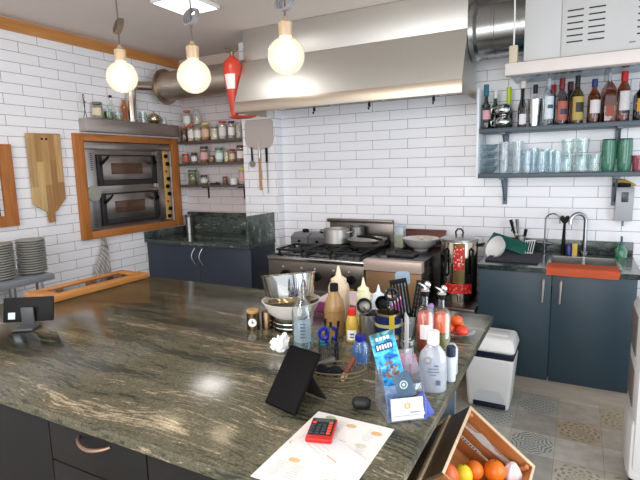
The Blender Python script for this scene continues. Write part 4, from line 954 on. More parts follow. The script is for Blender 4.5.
for x, y, rz in ((2.055, -.18, -1.2), (2.14, -.19, -1.8)):
    t = thing('glass_mug', 'clear glass mug standing on top of the other glass mugs', 'glass mug', (x, y, GZ+.118), rz, group='upper glass mugs')
    bm = B(); lathe(bm, [(0, 0), (.033, 0), (.04, .05), (.042, .10), (.039, .10), (.03, .006), (0, .006)], 28); obj('bowl', bm, GL, t)
    bm = B(); tube(bm, [(.039, 0, .085), (.062, 0, .075), (.058, 0, .035), (.036, 0, .025)], .0045, 8); obj('handle', bm, GL, t)
for x, lab in ((2.293, 'left one of two tall dark green glass tumblers'), (2.382, 'right one of two tall dark green glass tumblers')):
    t = thing('green_tumbler', lab, 'glass', (x, -.15, GZ))
    bm = B(); lathe(bm, [(0, 0), (.036, 0), (.041, .05), (.042, .16), (.039, .205), (.036, .205), (.039, .16), (.037, .05), (.033, .008), (0, .008)], 32); obj('glass', bm, GREENG, t)
    bm = B(); lathe(bm, [(.0395, .2), (.0405, .205), (.0385, .208), (.0365, .204)], 32); obj('dark_rim', bm, M('dark_rim', (16, 50, 52), .3), t)
t = thing('pink_glass', 'small pink patterned glass at the right end of the lower wall shelf', 'glass', (2.455, -.15, GZ))
bm = B(); lathe(bm, [(0, 0), (.028, 0), (.034, .10), (.031, .10), (.025, .006), (0, .006)], 24); obj('glass', bm, GLASS('rose_glass', (216, 110, 140), .2), t)
bm = B(); cyl(bm, .025, .007, .06, 20); obj('drink', bm, M('rose', (200, 60, 100), .4), t)

# white appliance at the far right
t = thing('standing_heater', 'tall white appliance with grey side panels at the right edge of the picture', 'appliance', (2.565, -1.25, 0))
bm = B(); lo(bm, (-.17, -.17, .06), (.17, .17, .86), .05); obj('body', bm, WHITE, t)
bm = B(); lo(bm, (-.18, -.155, .03), (.18, .155, .34), .04); obj('base', bm, WHITE, t)
for z0, z1 in ((.38, .55), (.62, .80)):
    bm = B(); lo(bm, (-.174, -.12, z0), (-.168, .12, z1), .002); lo(bm, (-.12, -.174, z0), (.12, -.168, z1), .002); obj('grey_panel', bm, M('warm_grey_panel', (120, 110, 106), .5), t)
for sx in (-.14, .14):
    for sy in (-.12, .12):
        bm = B(); cyl(bm, .025, 0, .04, 12, c=(sx, sy, 0)); obj('castor', bm, RUB, t)

# pedal bin
t = thing('pedal_bin', 'white plastic pedal bin with dark blue band and flap in front of the sink cabinet', 'bin', (1.70, -.79, 0), rz=0.0)
def tap(bm, z0, z1, w0, w1, d0, d1, bev):
    vs = bmesh.ops.create_cube(bm, size=1)['verts']
    for v in vs:
        top = v.co.z > 0; v.co.x *= (w1 if top else w0); v.co.y *= (d1 if top else d0); v.co.z = z1 if top else z0
    es = list({e for v in vs for e in v.link_edges}); bmesh.ops.bevel(bm, geom=es, offset=bev, segments=4, profile=.5, affect='EDGES')
bm = B(); tap(bm, .0, .335, .24, .29, .23, .26, .022); obj('bucket', bm, WHITE, t)
bm = B(); tap(bm, .325, .375, .285, .295, .255, .262, .012); obj('dark_band', bm, M('navy_gloss_plastic', (18, 28, 50), .2), t)
bm = B(); tap(bm, .37, .452, .305, .265, .285, .22, .022); obj('lid', bm, WHITE, t)
bm = B(); box(bm, (0, 0, 0), (.18, .09, .008), .004); obj('lid_flap', bm, M('lid_flap_white', (214, 214, 216), .35), t, (0.01, 0, .454))
bm = B(); box(bm, (.01, -.118, .03), (.19, .012, .034), .005); obj('pedal', bm, M('navy_gloss_plastic'), t)
bm = B(); prism(bm, arc(.01, .052, .09, 0, 180, 12), 0, .003, XZ); obj('pedal_arch', bm, M('soft_grey_white', (212, 216, 222), .4), t, (0, -.1175, 0))
# ================================================================== ISLAND
t = thing('island_cabinet', 'long anthracite island base with drawers under the big granite top', 'cabinet', (.7, -2.4, 0))
bm = B(); lo(bm, (-1.09, -.64, .1), (.80, .62, .814)); obj('carcass', bm, ANTH, t)
bm = B(); lo(bm, (-1.05, -.60, 0), (.77, .58, .1)); obj('plinth', bm, ANTH, t)
bm = B(); lo(bm, (.802, .58, .0), (1.0, .60, .814)); obj('end_panel', bm, M('light_slate_panel', (112, 132, 150), .5), t)
for a, b in ((-1.085, -.50), (-.496, .108)):
    bm = B(); lo(bm, (a, -.662, .105), (b, -.641, .806), .002); obj('door', bm, ANTH, t)
for a, b in ((.112, .503), (.507, .80)):
    for z0, z1 in ((.665, .806), (.40, .661), (.105, .396)):
        if a > .5 and z0 < .6: continue
        bm = B(); lo(bm, (a, -.662, z0), (b, -.641, z1), .002); d = obj('drawer', bm, ANTH, t)
        xc = (a+b)/2
        if a > .5: continue
        zc = z1-.042
        bm = B(); tube(bm, [(xc-.063+.126*k/16, -.662-.026*math.sin(PI*k/16)**.6, zc+.004-.009*math.sin(PI*k/16)) for k in range(17)], [.0045+.0015*math.sin(PI*k/16) for k in range(17)], 8)
        obj('handle', bm, M('warm_satin_metal', (150, 122, 104), .35, .7), d)
bm = B(); lo(bm, (.507, -.662, .105), (.80, -.641, .661), .002); obj('door', bm, ANTH, t)
bm = B(); box(bm, (.708, -2.4175, .831), (2.26, 1.365, .03), .003)
tag(obj('granite_worktop', bm, GR), 'huge glossy green and tan streaked granite top of the island', 'worktop')

IZ = H+.0006
# inlaid wooden tray at the far left
t = thing('wooden_tray', 'long orange wooden tray with a dark glossy inlay on the island, towards the left wall', 'tray', (-.295, -2.07, IZ))
TW = wood('tray_wood', (206, 142, 74), (176, 108, 46), (30, 3, 30))
bm = B()
for a, b in (((-.12, -.31), (-.075, .31)), ((.06, -.31), (.12, .31)), ((-.075, -.31), (.06, -.24)), ((-.075, .25), (.06, .31))): lo(bm, (a[0], a[1], 0), (b[0], b[1], .03), .003)
obj('frame', bm, TW, t)
bm = B(); lo(bm, (-.075, -.24, .004), (.06, .25, .022)); obj('inlay', bm, M('dark_glossy_inlay', (60, 48, 40), .06), t)
# small screen on a stand, seen from behind
t = thing('small_screen', 'small black tablet on a stand by the wooden tray, its back showing a white sticker', 'tablet', (.085, -2.665, IZ), math.radians(34))
rt_ = Matrix.Rotation(math.radians(-14), 3, 'X')
bm = B(); box(bm, (0, 0, .073), (.205, .009, .104), .004, rot=None); bmesh.ops.rotate(bm, verts=bm.verts, cent=(0, 0, .02), matrix=rt_); obj('housing', bm, BLACK, t)
bm = B(); box(bm, (-.067, -.0053, .048), (.028, .0008, .028)); bmesh.ops.rotate(bm, verts=bm.verts, cent=(0, 0, .02), matrix=rt_); obj('sticker', bm, M('bluish_sticker', (206, 216, 232), .5), t)
bm = B(); box(bm, (.005, -.03, .006), (.085, .09, .010), .004); box(bm, (.005, -.012, .045), (.052, .010, .085), .004); obj('stand', bm, M('grey_stand', (74, 74, 78), .45), t)

# bowls on a dark tin
BX, BY = 1.125, -2.215
t = thing('round_tin', 'low dark round tin under the white bowl', 'tin', (BX, BY, IZ))
bm = B(); lathe(bm, [(0, 0), (.075, 0), (.078, .006), (.078, .045), (.074, .05), (0, .05)], 40); obj('tin', bm, steel('dark_olive_tin', (92, 92, 76), .3, bump=0), t)
bm = B(); lathe(bm, [(.0785, .012), (.0795, .014), (.0785, .017)], 40); lathe(bm, [(.0785, .030), (.0795, .032), (.0785, .035)], 40); obj('bead', bm, CHROME, t)
t = thing('white_bowl', 'white bowl holding the steel bowl', 'bowl', (BX, BY, IZ+.0505))
bm = B(); lathe(bm, [(0, 0), (.07, 0), (.095, .02), (.112, .055), (.12, .066), (.117, .067), (.108, .056), (.092, .024), (.068, .005), (0, .005)], 48); obj('bowl', bm, M('cream_white_plastic', (230, 224, 216), .35), t)
t = thing('steel_bowl', 'large shiny steel mixing bowl tilted inside the white bowl', 'bowl', (BX-.006, BY+.004, IZ+.104), rot=(math.radians(-9), math.radians(-9), .0))
bm = B(); lathe(bm, [(0, -.030), (.060, -.028), (.084, -.01), (.098, .035), (.110, .110), (.115, .114), (.113, .116), (.107, .111), (.095, .036), (.081, -.007), (.058, -.025), (0, -.027)], 56)
obj('bowl', bm, CHROME, t)
bm = B(); lathe(bm, [(.089, -.004), (.108, .0), (.112, .006), (.108, .008), (.092, .004)], 56); obj('wide_rim', bm, steel('warm_steel_rim', (190, 170, 136), .15, bump=0), t)
# little tins
t = thing('timer_tin', 'small bronze tin with a white clock face and wooden lid', 'tin', (.99, -2.295, IZ), math.radians(28))
bm = B(); lathe(bm, [(0, 0), (.026, 0), (.026, .068), (0, .068)], 28); obj('tin', bm, steel('bronze_tin', (120, 98, 76), .28, bump=0), t)
bm = B(); cyl(bm, .0265, .066, .08, 28, bev=.003); obj('lid', bm, wood('lid_wood', (206, 168, 112), (170, 128, 76), (20, 20, 20)), t)
bm = B(); cyl(bm, .017, 0, .003, 24, mat=Matrix.Rotation(PI/2, 4, 'X')); f = obj('clock_face', bm, PAPER, t, (0, -.0245, .032))
bm = B(); box(bm, (0, -.0036, .004), (.002, .001, .012)); box(bm, (.003, -.0036, .0), (.008, .001, .002)); cyl(bm, .003, .003, .004, 10, mat=Matrix.Rotation(PI/2, 4, 'X')); obj('clock_hands', bm, BLACK, f)
t = thing('small_tin', 'small brown metal tin standing between the clock tin and the white bowl', 'tin', (1.037, -2.262, IZ))
bm = B(); lathe(bm, [(0, 0), (.023, 0), (.023, .066), (.02, .07), (0, .07)], 28); obj('tin', bm, steel('bronze_tin'), t)
# clear spirit bottle
t = thing('clear_bottle', 'clear glass bottle with long neck and grey label in front of the bowls', 'bottle', (1.28, -2.395, IZ), math.radians(30))
bm = B(); lathe(bm, [(0, 0), (.036, 0), (.038, .006), (.038, .135), (.03, .16), (.016, .18), (.0125, .195), (.0125, .268), (0, .268)], 32); obj('glass', bm, GLB, t)
bm = B(); lathe(bm, [(0, .004), (.0345, .004), (.0345, .09), (0, .09)], 28); obj('drink', bm, GLASS('pale_drink', (206, 226, 230), .12), t)
bm = B(); on_cyl(bm, .0387, -140, -40, .03, .115, 14); lb = obj('label', bm, GLASS('grey_label', (180, 196, 206), .45), t)
bm = B()
for k in range(5): box(bm, (0, -.0395, .05+.012*k), (.018-.002*(k % 2), .0008, .004))
obj('label_print', bm, M('print_grey', (70, 84, 100), .5), lb)
# tissue
t = thing('crumpled_tissue', 'crumpled white paper tissue in front of the dark tin', 'tissue', (1.222, -2.455, IZ+.0))
bm = B(); bmesh.ops.create_icosphere(bm, subdivisions=4, radius=.03); rnd = random.Random(5)
from mathutils import noise as mn
for v in bm.verts:
    d = mn.noise(v.co*60)*.014+mn.noise(v.co*150+Vector((3, 1, 2)))*.006; v.co += v.co.normalized()*d; v.co.x *= 1.15; v.co.y *= .8; v.co.z = max(-.022, v.co.z*1.0); v.co.z += .024
    if v.co.x > .01: v.co.z *= 1.25
zm = min(v.co.z for v in bm.verts); bmesh.ops.translate(bm, verts=bm.verts, vec=(0, 0, -zm))
obj('tissue', bm, M('tissue_paper', (236, 236, 236), .9), t)
# pink box
t = thing('pink_box', 'flat pale pink box with magenta sides behind the squeeze bottles', 'box', (1.29, -1.885, IZ), math.radians(0))
bm = B(); lo(bm, (-.19, -.10, 0), (.16, .12, .044), .003); obj('box', bm, M('magenta_plastic', (178, 72, 150), .45), t)
bm = B(); lo(bm, (-.188, -.098, .0442), (.158, .118, .052), .003); obj('lid', bm, M('pale_pink', (232, 206, 218), .5), t)
def squeeze(lab, x, y, r, h, col, tip=True, z=IZ):
    t = thing('squeeze_bottle', lab, 'squeeze bottle', (x, y, z))
    bm = B(); lathe(bm, [(0, 0), (r*.95, 0), (r, .005), (r, h*.60), (r*.9, h*.67), (r*.72, h*.70), (0, h*.70)], 32); obj('body', bm, M('squeeze_%d_%d_%d' % col, col, .4), t)
    bm = B(); lathe(bm, [(0, h*.69), (r*.74, h*.69), (r*.74, h*.76), (r*.3, h*.82), (r*.2, h*.90), (r*.08, h), (0, h)], 28); obj('nozzle_cap', bm, M('nozzle_%d_%d_%d' % col, tuple(min(255, c+10) for c in col), .4), t)
    return t
squeeze('tall cream squeeze bottle behind the brown sauce bottle', 1.262, -2.055, .045, .235, (222, 200, 172))
squeeze('pale yellow squeeze bottle behind the steel utensil pot', 1.374, -2.055, .032, .195, (224, 222, 184))
squeeze('bluish white squeeze bottle right of the pale yellow one', 1.432, -2.035, .03, .165, (206, 216, 230))
t = thing('sauce_bottle', 'brown sauce bottle with black cap', 'bottle', (1.325, -2.225, IZ))
bm = B(); lathe(bm, [(0, 0), (.036, 0), (.039, .006), (.04, .10), (.034, .135), (.018, .165), (.014, .175), (0, .175)], 32); obj('body', bm, M('brown_sauce', (158, 120, 74), .22, noise=.1), t)
bm = B(); cyl(bm, .0165, .172, .203, 20, bev=.003); obj('cap', bm, BLACK, t)
bm = B(); tube(bm, [(.04*math.cos(a), .04*math.sin(a), .098) for a in [2*PI*k/28 for k in range(28)]], .001, 4, closed=True); obj('seam_line', bm, M('brown_seam', (110, 76, 42), .4), t)
t = thing('mustard_bottle', 'small yellow sauce bottle with red cap and white label', 'bottle', (1.415, -2.262, IZ))
bm = B(); lathe(bm, [(0, 0), (.021, 0), (.023, .005), (.023, .07), (.017, .095), (.013, .10), (0, .10)], 28); obj('body', bm, M('mustard_yellow', (196, 158, 60), .3), t)
bm = B(); cyl(bm, .016, .099, .126, 20, bev=.003); obj('cap', bm, RED, t)
bm = B(); on_cyl(bm, .0236, -115, -25, .01, .048, 10); lb = obj('label', bm, PAPER, t)
bm = B(); on_cyl(bm, .0242, -85, -50, .02, .024, 6); on_cyl(bm, .0242, -85, -50, .03, .036, 6); obj('label_print', bm, M('print_grey'), lb)
t = thing('teal_wedge', 'small turquoise plastic wedge lying beside the clear bottle', 'clip', (1.34, -2.335, IZ), .2)
bm = B(); prism(bm, [(-.02, -.02), (.024, 0), (-.02, .02)], 0, .014); obj('wedge', bm, M('turquoise', (20, 156, 180), .4), t)

# utensil pots
def pot(name, lab, x, y, r, h, mat, z=IZ):
    t = thing(name, lab, 'utensil pot', (x, y, z)); bm = B(); lathe(bm, [(0, 0), (r*.96, 0), (r, .004), (r, h), (r-.003, h), (r-.004, .006), (0, .006)], 36); obj('pot', bm, mat, t); return t
pot('steel_utensil_pot', 'shiny steel pot holding ladles next to the mustard bottle', 1.478, -2.225, .046, .105, STEEL)
def ladle(lab, x, y, dx, dy, L, rb, mat=STEELD):
    t = thing('ladle', lab, 'ladle', (x, y, IZ+.01)); bm = B()
    tube(bm, [(0, 0, 0), (dx*.8, dy*.8, L*.8), (dx, dy, L)], .0035, 8); obj('handle', bm, mat, t)
    bm = B(); lathe(bm, [(0, -rb), (rb*.7, -rb*.7), (rb, 0), (rb*.97, 0), (rb*.66, -rb*.66), (0, -rb*.93)], 28, mat=Matrix.Rotation(1.25, 4, 'X')@Matrix.Rotation(.3, 4, 'Y')); obj('bowl', bm, mat, t, (dx, dy, L+.005)); return t
ladle('steel ladle with its round bowl up, leaning left in the steel pot', 1.470, -2.23, -.015, -.01, .118, .03)
ladle('black ladle bowl behind the steel ladles', 1.48, -2.20, .02, .03, .115, .028, BLACK)
tp = pot('tin_with_ribbon', 'tin pot wrapped in a blue ribbon with a yellow cross', 1.552, -2.25, .044, .125, steel('warm_tin', (170, 150, 118), .3, bump=0))
BLUEC = M('navy_ribbon', (20, 42, 104), .8); YEL = M('yellow_ribbon', (226, 200, 60), .8)
bm = B(); on_cyl(bm, .0455, -180, 180, .052, .118, 40); bmesh.ops.solidify(bm, geom=bm.faces[:], thickness=-.002); rb = obj('blue_ribbon', bm, BLUEC, tp)
bm = B(); on_cyl(bm, .0483, -170, 10, .078, .09, 24); bmesh.ops.solidify(bm, geom=bm.faces[:], thickness=-.001); obj('yellow_stripe', bm, M('pale_yellow_ribbon', (216, 206, 140), .8), rb)
bm = B(); on_cyl(bm, .0497, -66, -44, .052, .124, 6); bmesh.ops.solidify(bm, geom=bm.faces[:], thickness=-.001); obj('yellow_cross_bar', bm, YEL, rb)
pot('glass_utensil_pot', 'clear pot holding the black slotted turners', 1.622, -2.215, .042, .10, GL)
def turner(lab, x, y, dx, dy, L, wid, hh, rot, slots=5, mat=BLACK, hmat=None, perf=False):
    """blade at the top of a handle standing in a pot; blade pierced by real openings"""
    t = thing('slotted_turner' if slots else 'spatula', lab, 'spatula', (x, y, IZ+.01)); d = Vector((dx, dy, L)); n = d.normalized()
    bm = B(); tube(bm, [(0, 0, 0), tuple(d*.5), tuple(d)], [.006, .006, .005], 8); obj('handle', bm, hmat or mat, t)
    bm = B(); w = wid
    if slots and not perf:
        lo(bm, (-w/2, -.0015, 0), (w/2, .0015, hh*.12), .001); lo(bm, (-w/2, -.0015, hh*.88), (w/2, .0015, hh), .001)
        m_ = slots+1; bw = w/(2*slots+1.0)
        for k in range(m_): xx = -w/2+bw*(2*k+.5)*(1.0*w/(w)) ; lo(bm, (xx-bw*.62, -.0015, hh*.12), (xx+bw*.62, .0015, hh*.88))
    elif perf:
        nx, nz = 4, 8
        for k in range(nx+1): xx = -w/2+w*k/nx; lo(bm, (xx-.0035, -.0015, 0), (xx+.0035, .0015, hh))
        for k in range(nz+1): zz = hh*k/nz; lo(bm, (-w/2-.003, -.0012, zz-.003), (w/2+.003, .0012, zz+.003))
    else:
        prism(bm, arc(-w/2+.012, hh-.012, .012, 90, 180)[::1]+[(-w/2, .012), (-w/4, 0), (w/4, 0), (w/2, .012)]+arc(w/2-.012, hh-.012, .012, 0, 90), -.003, .003, XZ)
    x = Vector((math.cos(rot), math.sin(rot), 0)); x = (x-n*x.dot(n)).normalized(); y = n.cross(x)
    o = obj('blade', bm, mat, t); o.location = d*.98; o.rotation_euler = Matrix(((x.x, y.x, n.x), (x.y, y.y, n.y), (x.z, y.z, n.z))).to_euler()
    return t
turner('broad black slotted turner with long slits', 1.612, -2.215, -.014, .0, .088, .062, .145, math.radians(30), 5)
turner('black turner with small square holes leaning right', 1.628, -2.20, .012, .012, .092, .042, .13, math.radians(38), 4, perf=True)
turner('pale blue-grey silicone spatula standing behind the black turners', 1.60, -2.20, -.03, .06, .19, .055, .055, math.radians(30), 0, M('blue_grey_silicone', (128, 146, 160), .5))
turner('spatula with a turquoise handle lying at an angle beside the black turners', 1.635, -2.205, .045, .03, .115, .02, .03, .4, 0, M('lilac_tip', (170, 140, 190), .5), M('teal_handle', (36, 130, 130), .4))
t = thing('ring_whisk', 'steel whisk with a round black-rimmed loop left of the slotted turners', 'whisk', (1.56, -2.25, IZ+.01))
bm = B(); tube(bm, [(0, 0, 0), (-.002, .01, .155)], .004, 8); tube(bm, [(-.012+.0, .012, .0), (-.014, .012, .16)], .003, 8); obj('handle', bm, CHROME, t)
fz = Vector((math.sin(math.radians(-30)), 0, 0))
bm = B(); tube(bm, [(.02*math.cos(a)*.87, .01+.02*math.cos(a)*.5, .178+.02*math.sin(a)) for a in [2*PI*k/24 for k in range(24)]], .006, 8, closed=True); obj('ring', bm, steel('dark_ring', (80, 80, 86), .2, bump=0), t)

# oil and vinegar bottles with pourers
def oil(lab, x, y, r, h, c1, c2, lab_col=None, rz=0):
    t = thing('oil_bottle', lab, 'oil bottle', (x, y, IZ), rz)
    bm = B(); lathe(bm, [(0, 0), (r, 0), (r, h*.56), (r*.75, h*.64), (r*.33, h*.68), (r*.3, h*.84), (0, h*.84)], 28); obj('glass', bm, GL, t)
    bm = B(); lathe(bm, [(0, .004), (r*.9, .004), (r*.9, h*.27), (0, h*.27)], 24); obj('oil', bm, M('oil_%d_%d_%d' % c1, c1, .2), t)
    if c2:
        bm = B(); lathe(bm, [(0, h*.28), (r*.88, h*.28), (r*.88, h*.52), (r*.6, h*.58), (0, h*.58)], 24); obj('infusion', bm, M('infusion_%d_%d_%d' % c2, c2, .3, noise=.3, nscale=60), t)
    if lab_col:
        bm = B(); on_cyl(bm, r+.0008, -105, -25, h*.2, h*.42, 10); obj('label', bm, M('oil_label', lab_col, .5), t)
    bm = B(); cyl(bm, r*.42, h*.82, h*.90, 18, bev=.002); obj('stopper', bm, BLACK, t)
    bm = B(); lathe(bm, [(0, h*.90), (r*.5, h*.90), (r*.36, h*.93), (0, h*.935)], 18); tube(bm, [(0, 0, h*.92), (-.006, -.004, h*.97), (-.02, -.012, h*1.02)], [.007, .006, .004], 8); sphere(bm, .012, (.006, .004, h*.985), (1, .7, 1.2), 12, 8); obj('pourer', bm, CHROME, t)
    return t
oil('oil bottle with steel pourer, red contents and white label, left of the pair', 1.682, -2.235, .032, .235, (150, 66, 44), (196, 84, 60), (232, 224, 222))
oil('oil bottle with steel pourer, orange top and olive bottom, right of the pair', 1.728, -2.19, .033, .215, (112, 104, 40), (228, 96, 40))
# fruit dish
t = thing('glass_dish', 'clear glass dish of tomatoes beside the oil bottles', 'dish', (1.752, -2.045, IZ))
bm = B(); lathe(bm, [(0, 0), (.04, 0), (.068, .02), (.066, .022), (.038, .004), (0, .004)], 36); obj('dish', bm, GL, t)
for k, (dx, dy, dz, r, c_) in enumerate(((-.028, -.015, .027, .025, (226, 80, 36)), (.022, -.02, .026, .024, (218, 62, 34)), (.0, .026, .026, .024, (230, 96, 40)), (-.002, 0, .058, .023, (234, 92, 40)))):
    t = thing('tomato', ('orange red tomato in the glass dish, front left', 'red tomato in the glass dish, front right', 'orange tomato at the back of the glass dish', 'orange tomato on top of the others in the glass dish')[k], 'tomato', (1.752+dx, -2.045+dy, IZ+dz), group='tomatoes in the glass dish')
    bm = B(); sphere(bm, r, (0, 0, 0), (1, 1, .88)); obj('flesh', bm, M('tomato_%d_%d_%d' % c_, c_, .2), t)
    bm = B()
    for q in range(5): tube(bm, [(0, 0, r*.84), (.010*math.cos(q*1.257), .010*math.sin(q*1.257), r*.84)], [.002, .0008], 5)
    obj('calyx', bm, M('calyx_green', (70, 100, 40), .6), t)
# gel bottle and neighbours
t = thing('hand_gel', 'clear oval bottle of hand gel with white flip cap near the island edge', 'gel bottle', (1.79, -2.535, IZ), math.radians(22))
bm = B(); lathe(bm, [(0, 0), (.036, 0), (.039, .005), (.039, .095), (.034, .115), (.018, .135), (.013, .14), (0, .14)], 36, sy=.62); obj('bottle', bm, GLASS('gel_plastic', (232, 236, 242), .28), t)
bm = B(); lathe(bm, [(0, .003), (.035, .003), (.035, .10), (0, .12)], 28, sy=.58); obj('gel', bm, GLASS('gel', (226, 230, 240), .38), t)
bm = B(); cyl(bm, .0175, .138, .178, 24, bev=.003); obj('flip_cap', bm, WHITE, t)
def ringflat(bm, cx, cz, r0, r1, y, n=24):
    a = [(cx+r0*math.cos(2*PI*k/n), cz+r0*math.sin(2*PI*k/n)) for k in range(n)]; b = [(cx+r1*math.cos(2*PI*k/n), cz+r1*math.sin(2*PI*k/n)) for k in range(n)]
    va = [bm.verts.new((p[0], y, p[1])) for p in a]; vb = [bm.verts.new((p[0], y, p[1])) for p in b]
    for k in range(n): bm.faces.new((va[k], va[(k+1) % n], vb[(k+1) % n], vb[k]))
bm = B(); ringflat(bm, -.018, .098, .008, .0105, -.0245); obj('label_ring', bm, M('brown_print', (150, 120, 96), .5), t)
bm = B()
for k, w_ in enumerate((.012, .03, .034, .02)): box(bm, (-.002+.008*(k == 0), -.0247, .082-.009*k), (w_, .0006, .004 if k == 0 else .0022))
box(bm, (.012, -.0246, .032), (.013, .0006, .014)); obj('label_print', bm, M('blue_print', (90, 100, 130), .5), t)
t = thing('small_spray', 'small white and navy bottle just behind the gel bottle', 'bottle', (1.822, -2.45, IZ))
bm = B(); lathe(bm, [(0, 0), (.013, 0), (.014, .003), (.014, .07), (.008, .08), (0, .08)], 20); obj('body', bm, M('white_blue_plastic', (206, 214, 226), .4), t)
bm = B(); cyl(bm, .0135, .076, .108, 18, bev=.002); obj('cap', bm, M('navy_cap', (30, 40, 66), .4), t)
t = thing('small_spray', 'slim grey-white bottle behind the navy-capped bottle', 'bottle', (1.813, -2.395, IZ))
bm = B(); lathe(bm, [(0, 0), (.017, 0), (.018, .08), (.009, .095), (0, .095)], 20); obj('body', bm, GLASS('pale_bottle', (214, 220, 228), .5), t)
t = thing('pink_block', 'small pink red box between leaflet and gel bottle', 'box', (1.683, -2.435, IZ), .4)
bm = B(); lo(bm, (-.028, -.02, 0), (.028, .02, .05), .003); obj('box', bm, M('pink_red', (216, 84, 96), .5), t)
for x, y, lab in ((1.600, -2.335, 'short glass spice jar with shiny lid behind the leaflet'), (1.655, -2.34, 'short spice jar with steel lid next to the pink box')):
    t = thing('spice_jar', lab, 'jar', (x, y, IZ))
    bm = B(); lathe(bm, [(0, 0), (.02, 0), (.021, .05), (0, .052)], 24); obj('glass', bm, GL, t)
    bm = B(); cyl(bm, .018, .003, .04, 20); obj('spice', bm, M('spice_brown', (130, 96, 70), .7, noise=.3, nscale=90), t)
    bm = B(); cyl(bm, .0205, .05, .066, 24, bev=.003); obj('lid', bm, CHROME, t)
t = thing('acrylic_sheet', 'thin upright clear acrylic sheet seen edge-on behind the leaflets', 'sheet', (1.70, -2.50, IZ), math.radians(118))
bm = B(); lo(bm, (-.03, -.002, 0), (.02, .002, .205), .0008); obj('sheet', bm, GLASS('edge_acrylic', (232, 234, 240), .45), t)

# leaflet holder with leaflet, business cards
hr = math.radians(38); hx_, hy_ = 1.747, -2.757
t = thing('leaflet_holder', 'clear acrylic leaflet holder on the island edge', 'holder', (hx_, hy_, IZ), hr)
bm = B(); lo(bm, (-.014, .10, .0), (.09, .103, .15), .0008); obj('back_sheet', bm, ACRY, t)
bm = B(); lo(bm, (-.014, -.004, 0), (.09, .10, .003), .0008); obj('base_sheet', bm, ACRY, t)
for x in (-.014, .088):
    bm = B(); prism(bm, [(-.004, .003), (.10, .003), (.10, .15), (.05, .12), (.0, .05)], x, x+.002, YZ); obj('side_sheet', bm, ACRY, t)
bm = B(); lo(bm, (-.012, .026, .003), (.088, .028, .085), .0008); obj('divider', bm, ACRY, t)
def card_print(parent, items, y, mats):
    for (n_, cx, cz, w, h_, m_) in items:
        bm = B(); box(bm, (cx, y, cz), (w, .0005, h_)); obj(n_, bm, m_, parent)
t = thing('business_cards', 'white business card with an orange round logo at the front of the leaflet holder', 'card', (hx_+.0015, hy_-.0015, IZ+.0035), rot=(math.radians(-10), 0, hr))
bm = B(); lo(bm, (-.002, -.001, 0), (.083, .004, .055), .0004); c_ = obj('card', bm, M('card_white', (214, 211, 220), .5), t)
bm = B(); ringflat(bm, .0405, .036, .0045, .0085, -.0014); box(bm, (.042, -.0014, .036), (.008, .0004, .002)); obj('logo', bm, M('logo_orange', (224, 166, 96), .5), c_)
bm = B(); box(bm, (.060, -.0014, .0185), (.026, .0004, .0035)); box(bm, (.038, -.0014, .0115), (.066, .0004, .0012)); obj('lettering', bm, M('card_grey', (150, 146, 156), .5), c_)
def leaflet_mat():
    m, nt, out = newmat('blue_leaflet'); tc = N(nt, 'ShaderNodeTexCoord').outputs['Object']; sp = N(nt, 'ShaderNodeSeparateXYZ', {0: tc})
    nz = N(nt, 'ShaderNodeTexNoise', {'Vector': tc, 'Scale': 38.0, 'Detail': 5.0, 'Distortion': 1.2}).outputs[0]
    c1 = ramp(nt, nz, [(.32, (10, 60, 140)), (.46, (30, 150, 214)), (.6, (90, 200, 230)), (.72, (216, 238, 244))])
    c2 = ramp(nt, nz, [(.35, (26, 66, 72)), (.5, (60, 130, 130)), (.65, (150, 190, 180))])
    f = N(nt, 'ShaderNodeMapRange', {0: sp.outputs[2], 1: .165, 2: .205}).outputs[0]
    c = N(nt, 'ShaderNodeMix', {0: f, 6: c1, 7: c2}, data_type='RGBA').outputs[2]
    p = N(nt, 'ShaderNodeBsdfPrincipled', {'Base Color': c, 'Roughness': .3}); nt.links.new(p.outputs[0], out.inputs[0]); return m
t = thing('leaflet', 'bright blue tourist leaflet leaning in the holder', 'leaflet', (hx_-.004, hy_+.066, IZ+.006), rot=(math.radians(-9), math.radians(-12), hr-math.radians(0)))
bm = B(); lo(bm, (-.03, 0, 0), (.037, .004, .208), .0008); lf = obj('leaflet', bm, leaflet_mat(), t)
bm = B(); box(bm, (.002, -.0006, .170), (.048, .0006, .020)); obj('title_band', bm, M('title_navy', (14, 60, 110), .4), lf)
bm = B()
for k in range(6): box(bm, (-.016+.0073*k, -.0012, .170), (.0045, .0005, .011 if k % 2 else .013))
for k in range(4): box(bm, (-.012+.010*k, -.0008, .192), (.007, .0005, .009))
obj('title_lettering', bm, M('title_white', (226, 240, 244), .4), lf)
bm = B(); rn = random.Random(4)
for k in range(22):
    a = rn.uniform(0, 6.28); q = .020*math.sqrt(rn.random()); box(bm, (.006+q*math.cos(a), -.0008, .105+q*1.3*math.sin(a)), (.007, .0005, .007), rot=Matrix.Rotation(rn.random()*3, 3, 'Y'))
obj('picture', bm, M('picture_tones', (150, 110, 100), .4, noise=.7, nscale=120), lf)
t = thing('leaflet', 'small dark grey leaflet with a red foot in front of the blue leaflet', 'leaflet', (hx_+.045, hy_+.045, IZ+.006), rot=(math.radians(-12), math.radians(-17), hr))
bm = B(); lo(bm, (-.022, 0, 0), (.024, .003, .115), .0006); lf = obj('leaflet', bm, M('slate_leaflet', (66, 88, 108), .3, noise=.3, nscale=40), t)
bm = B(); lo(bm, (-.022, -.0008, .0), (.024, -.0003, .05)); obj('red_foot', bm, M('dark_red_print', (90, 24, 30), .4), lf)
bm = B(); ringflat(bm, 0, .085, .008, .0105, -.0009); ringflat(bm, 0, .085, .001, .004, -.0009); obj('ring_print', bm, M('pale_print', (200, 214, 224), .4), lf)
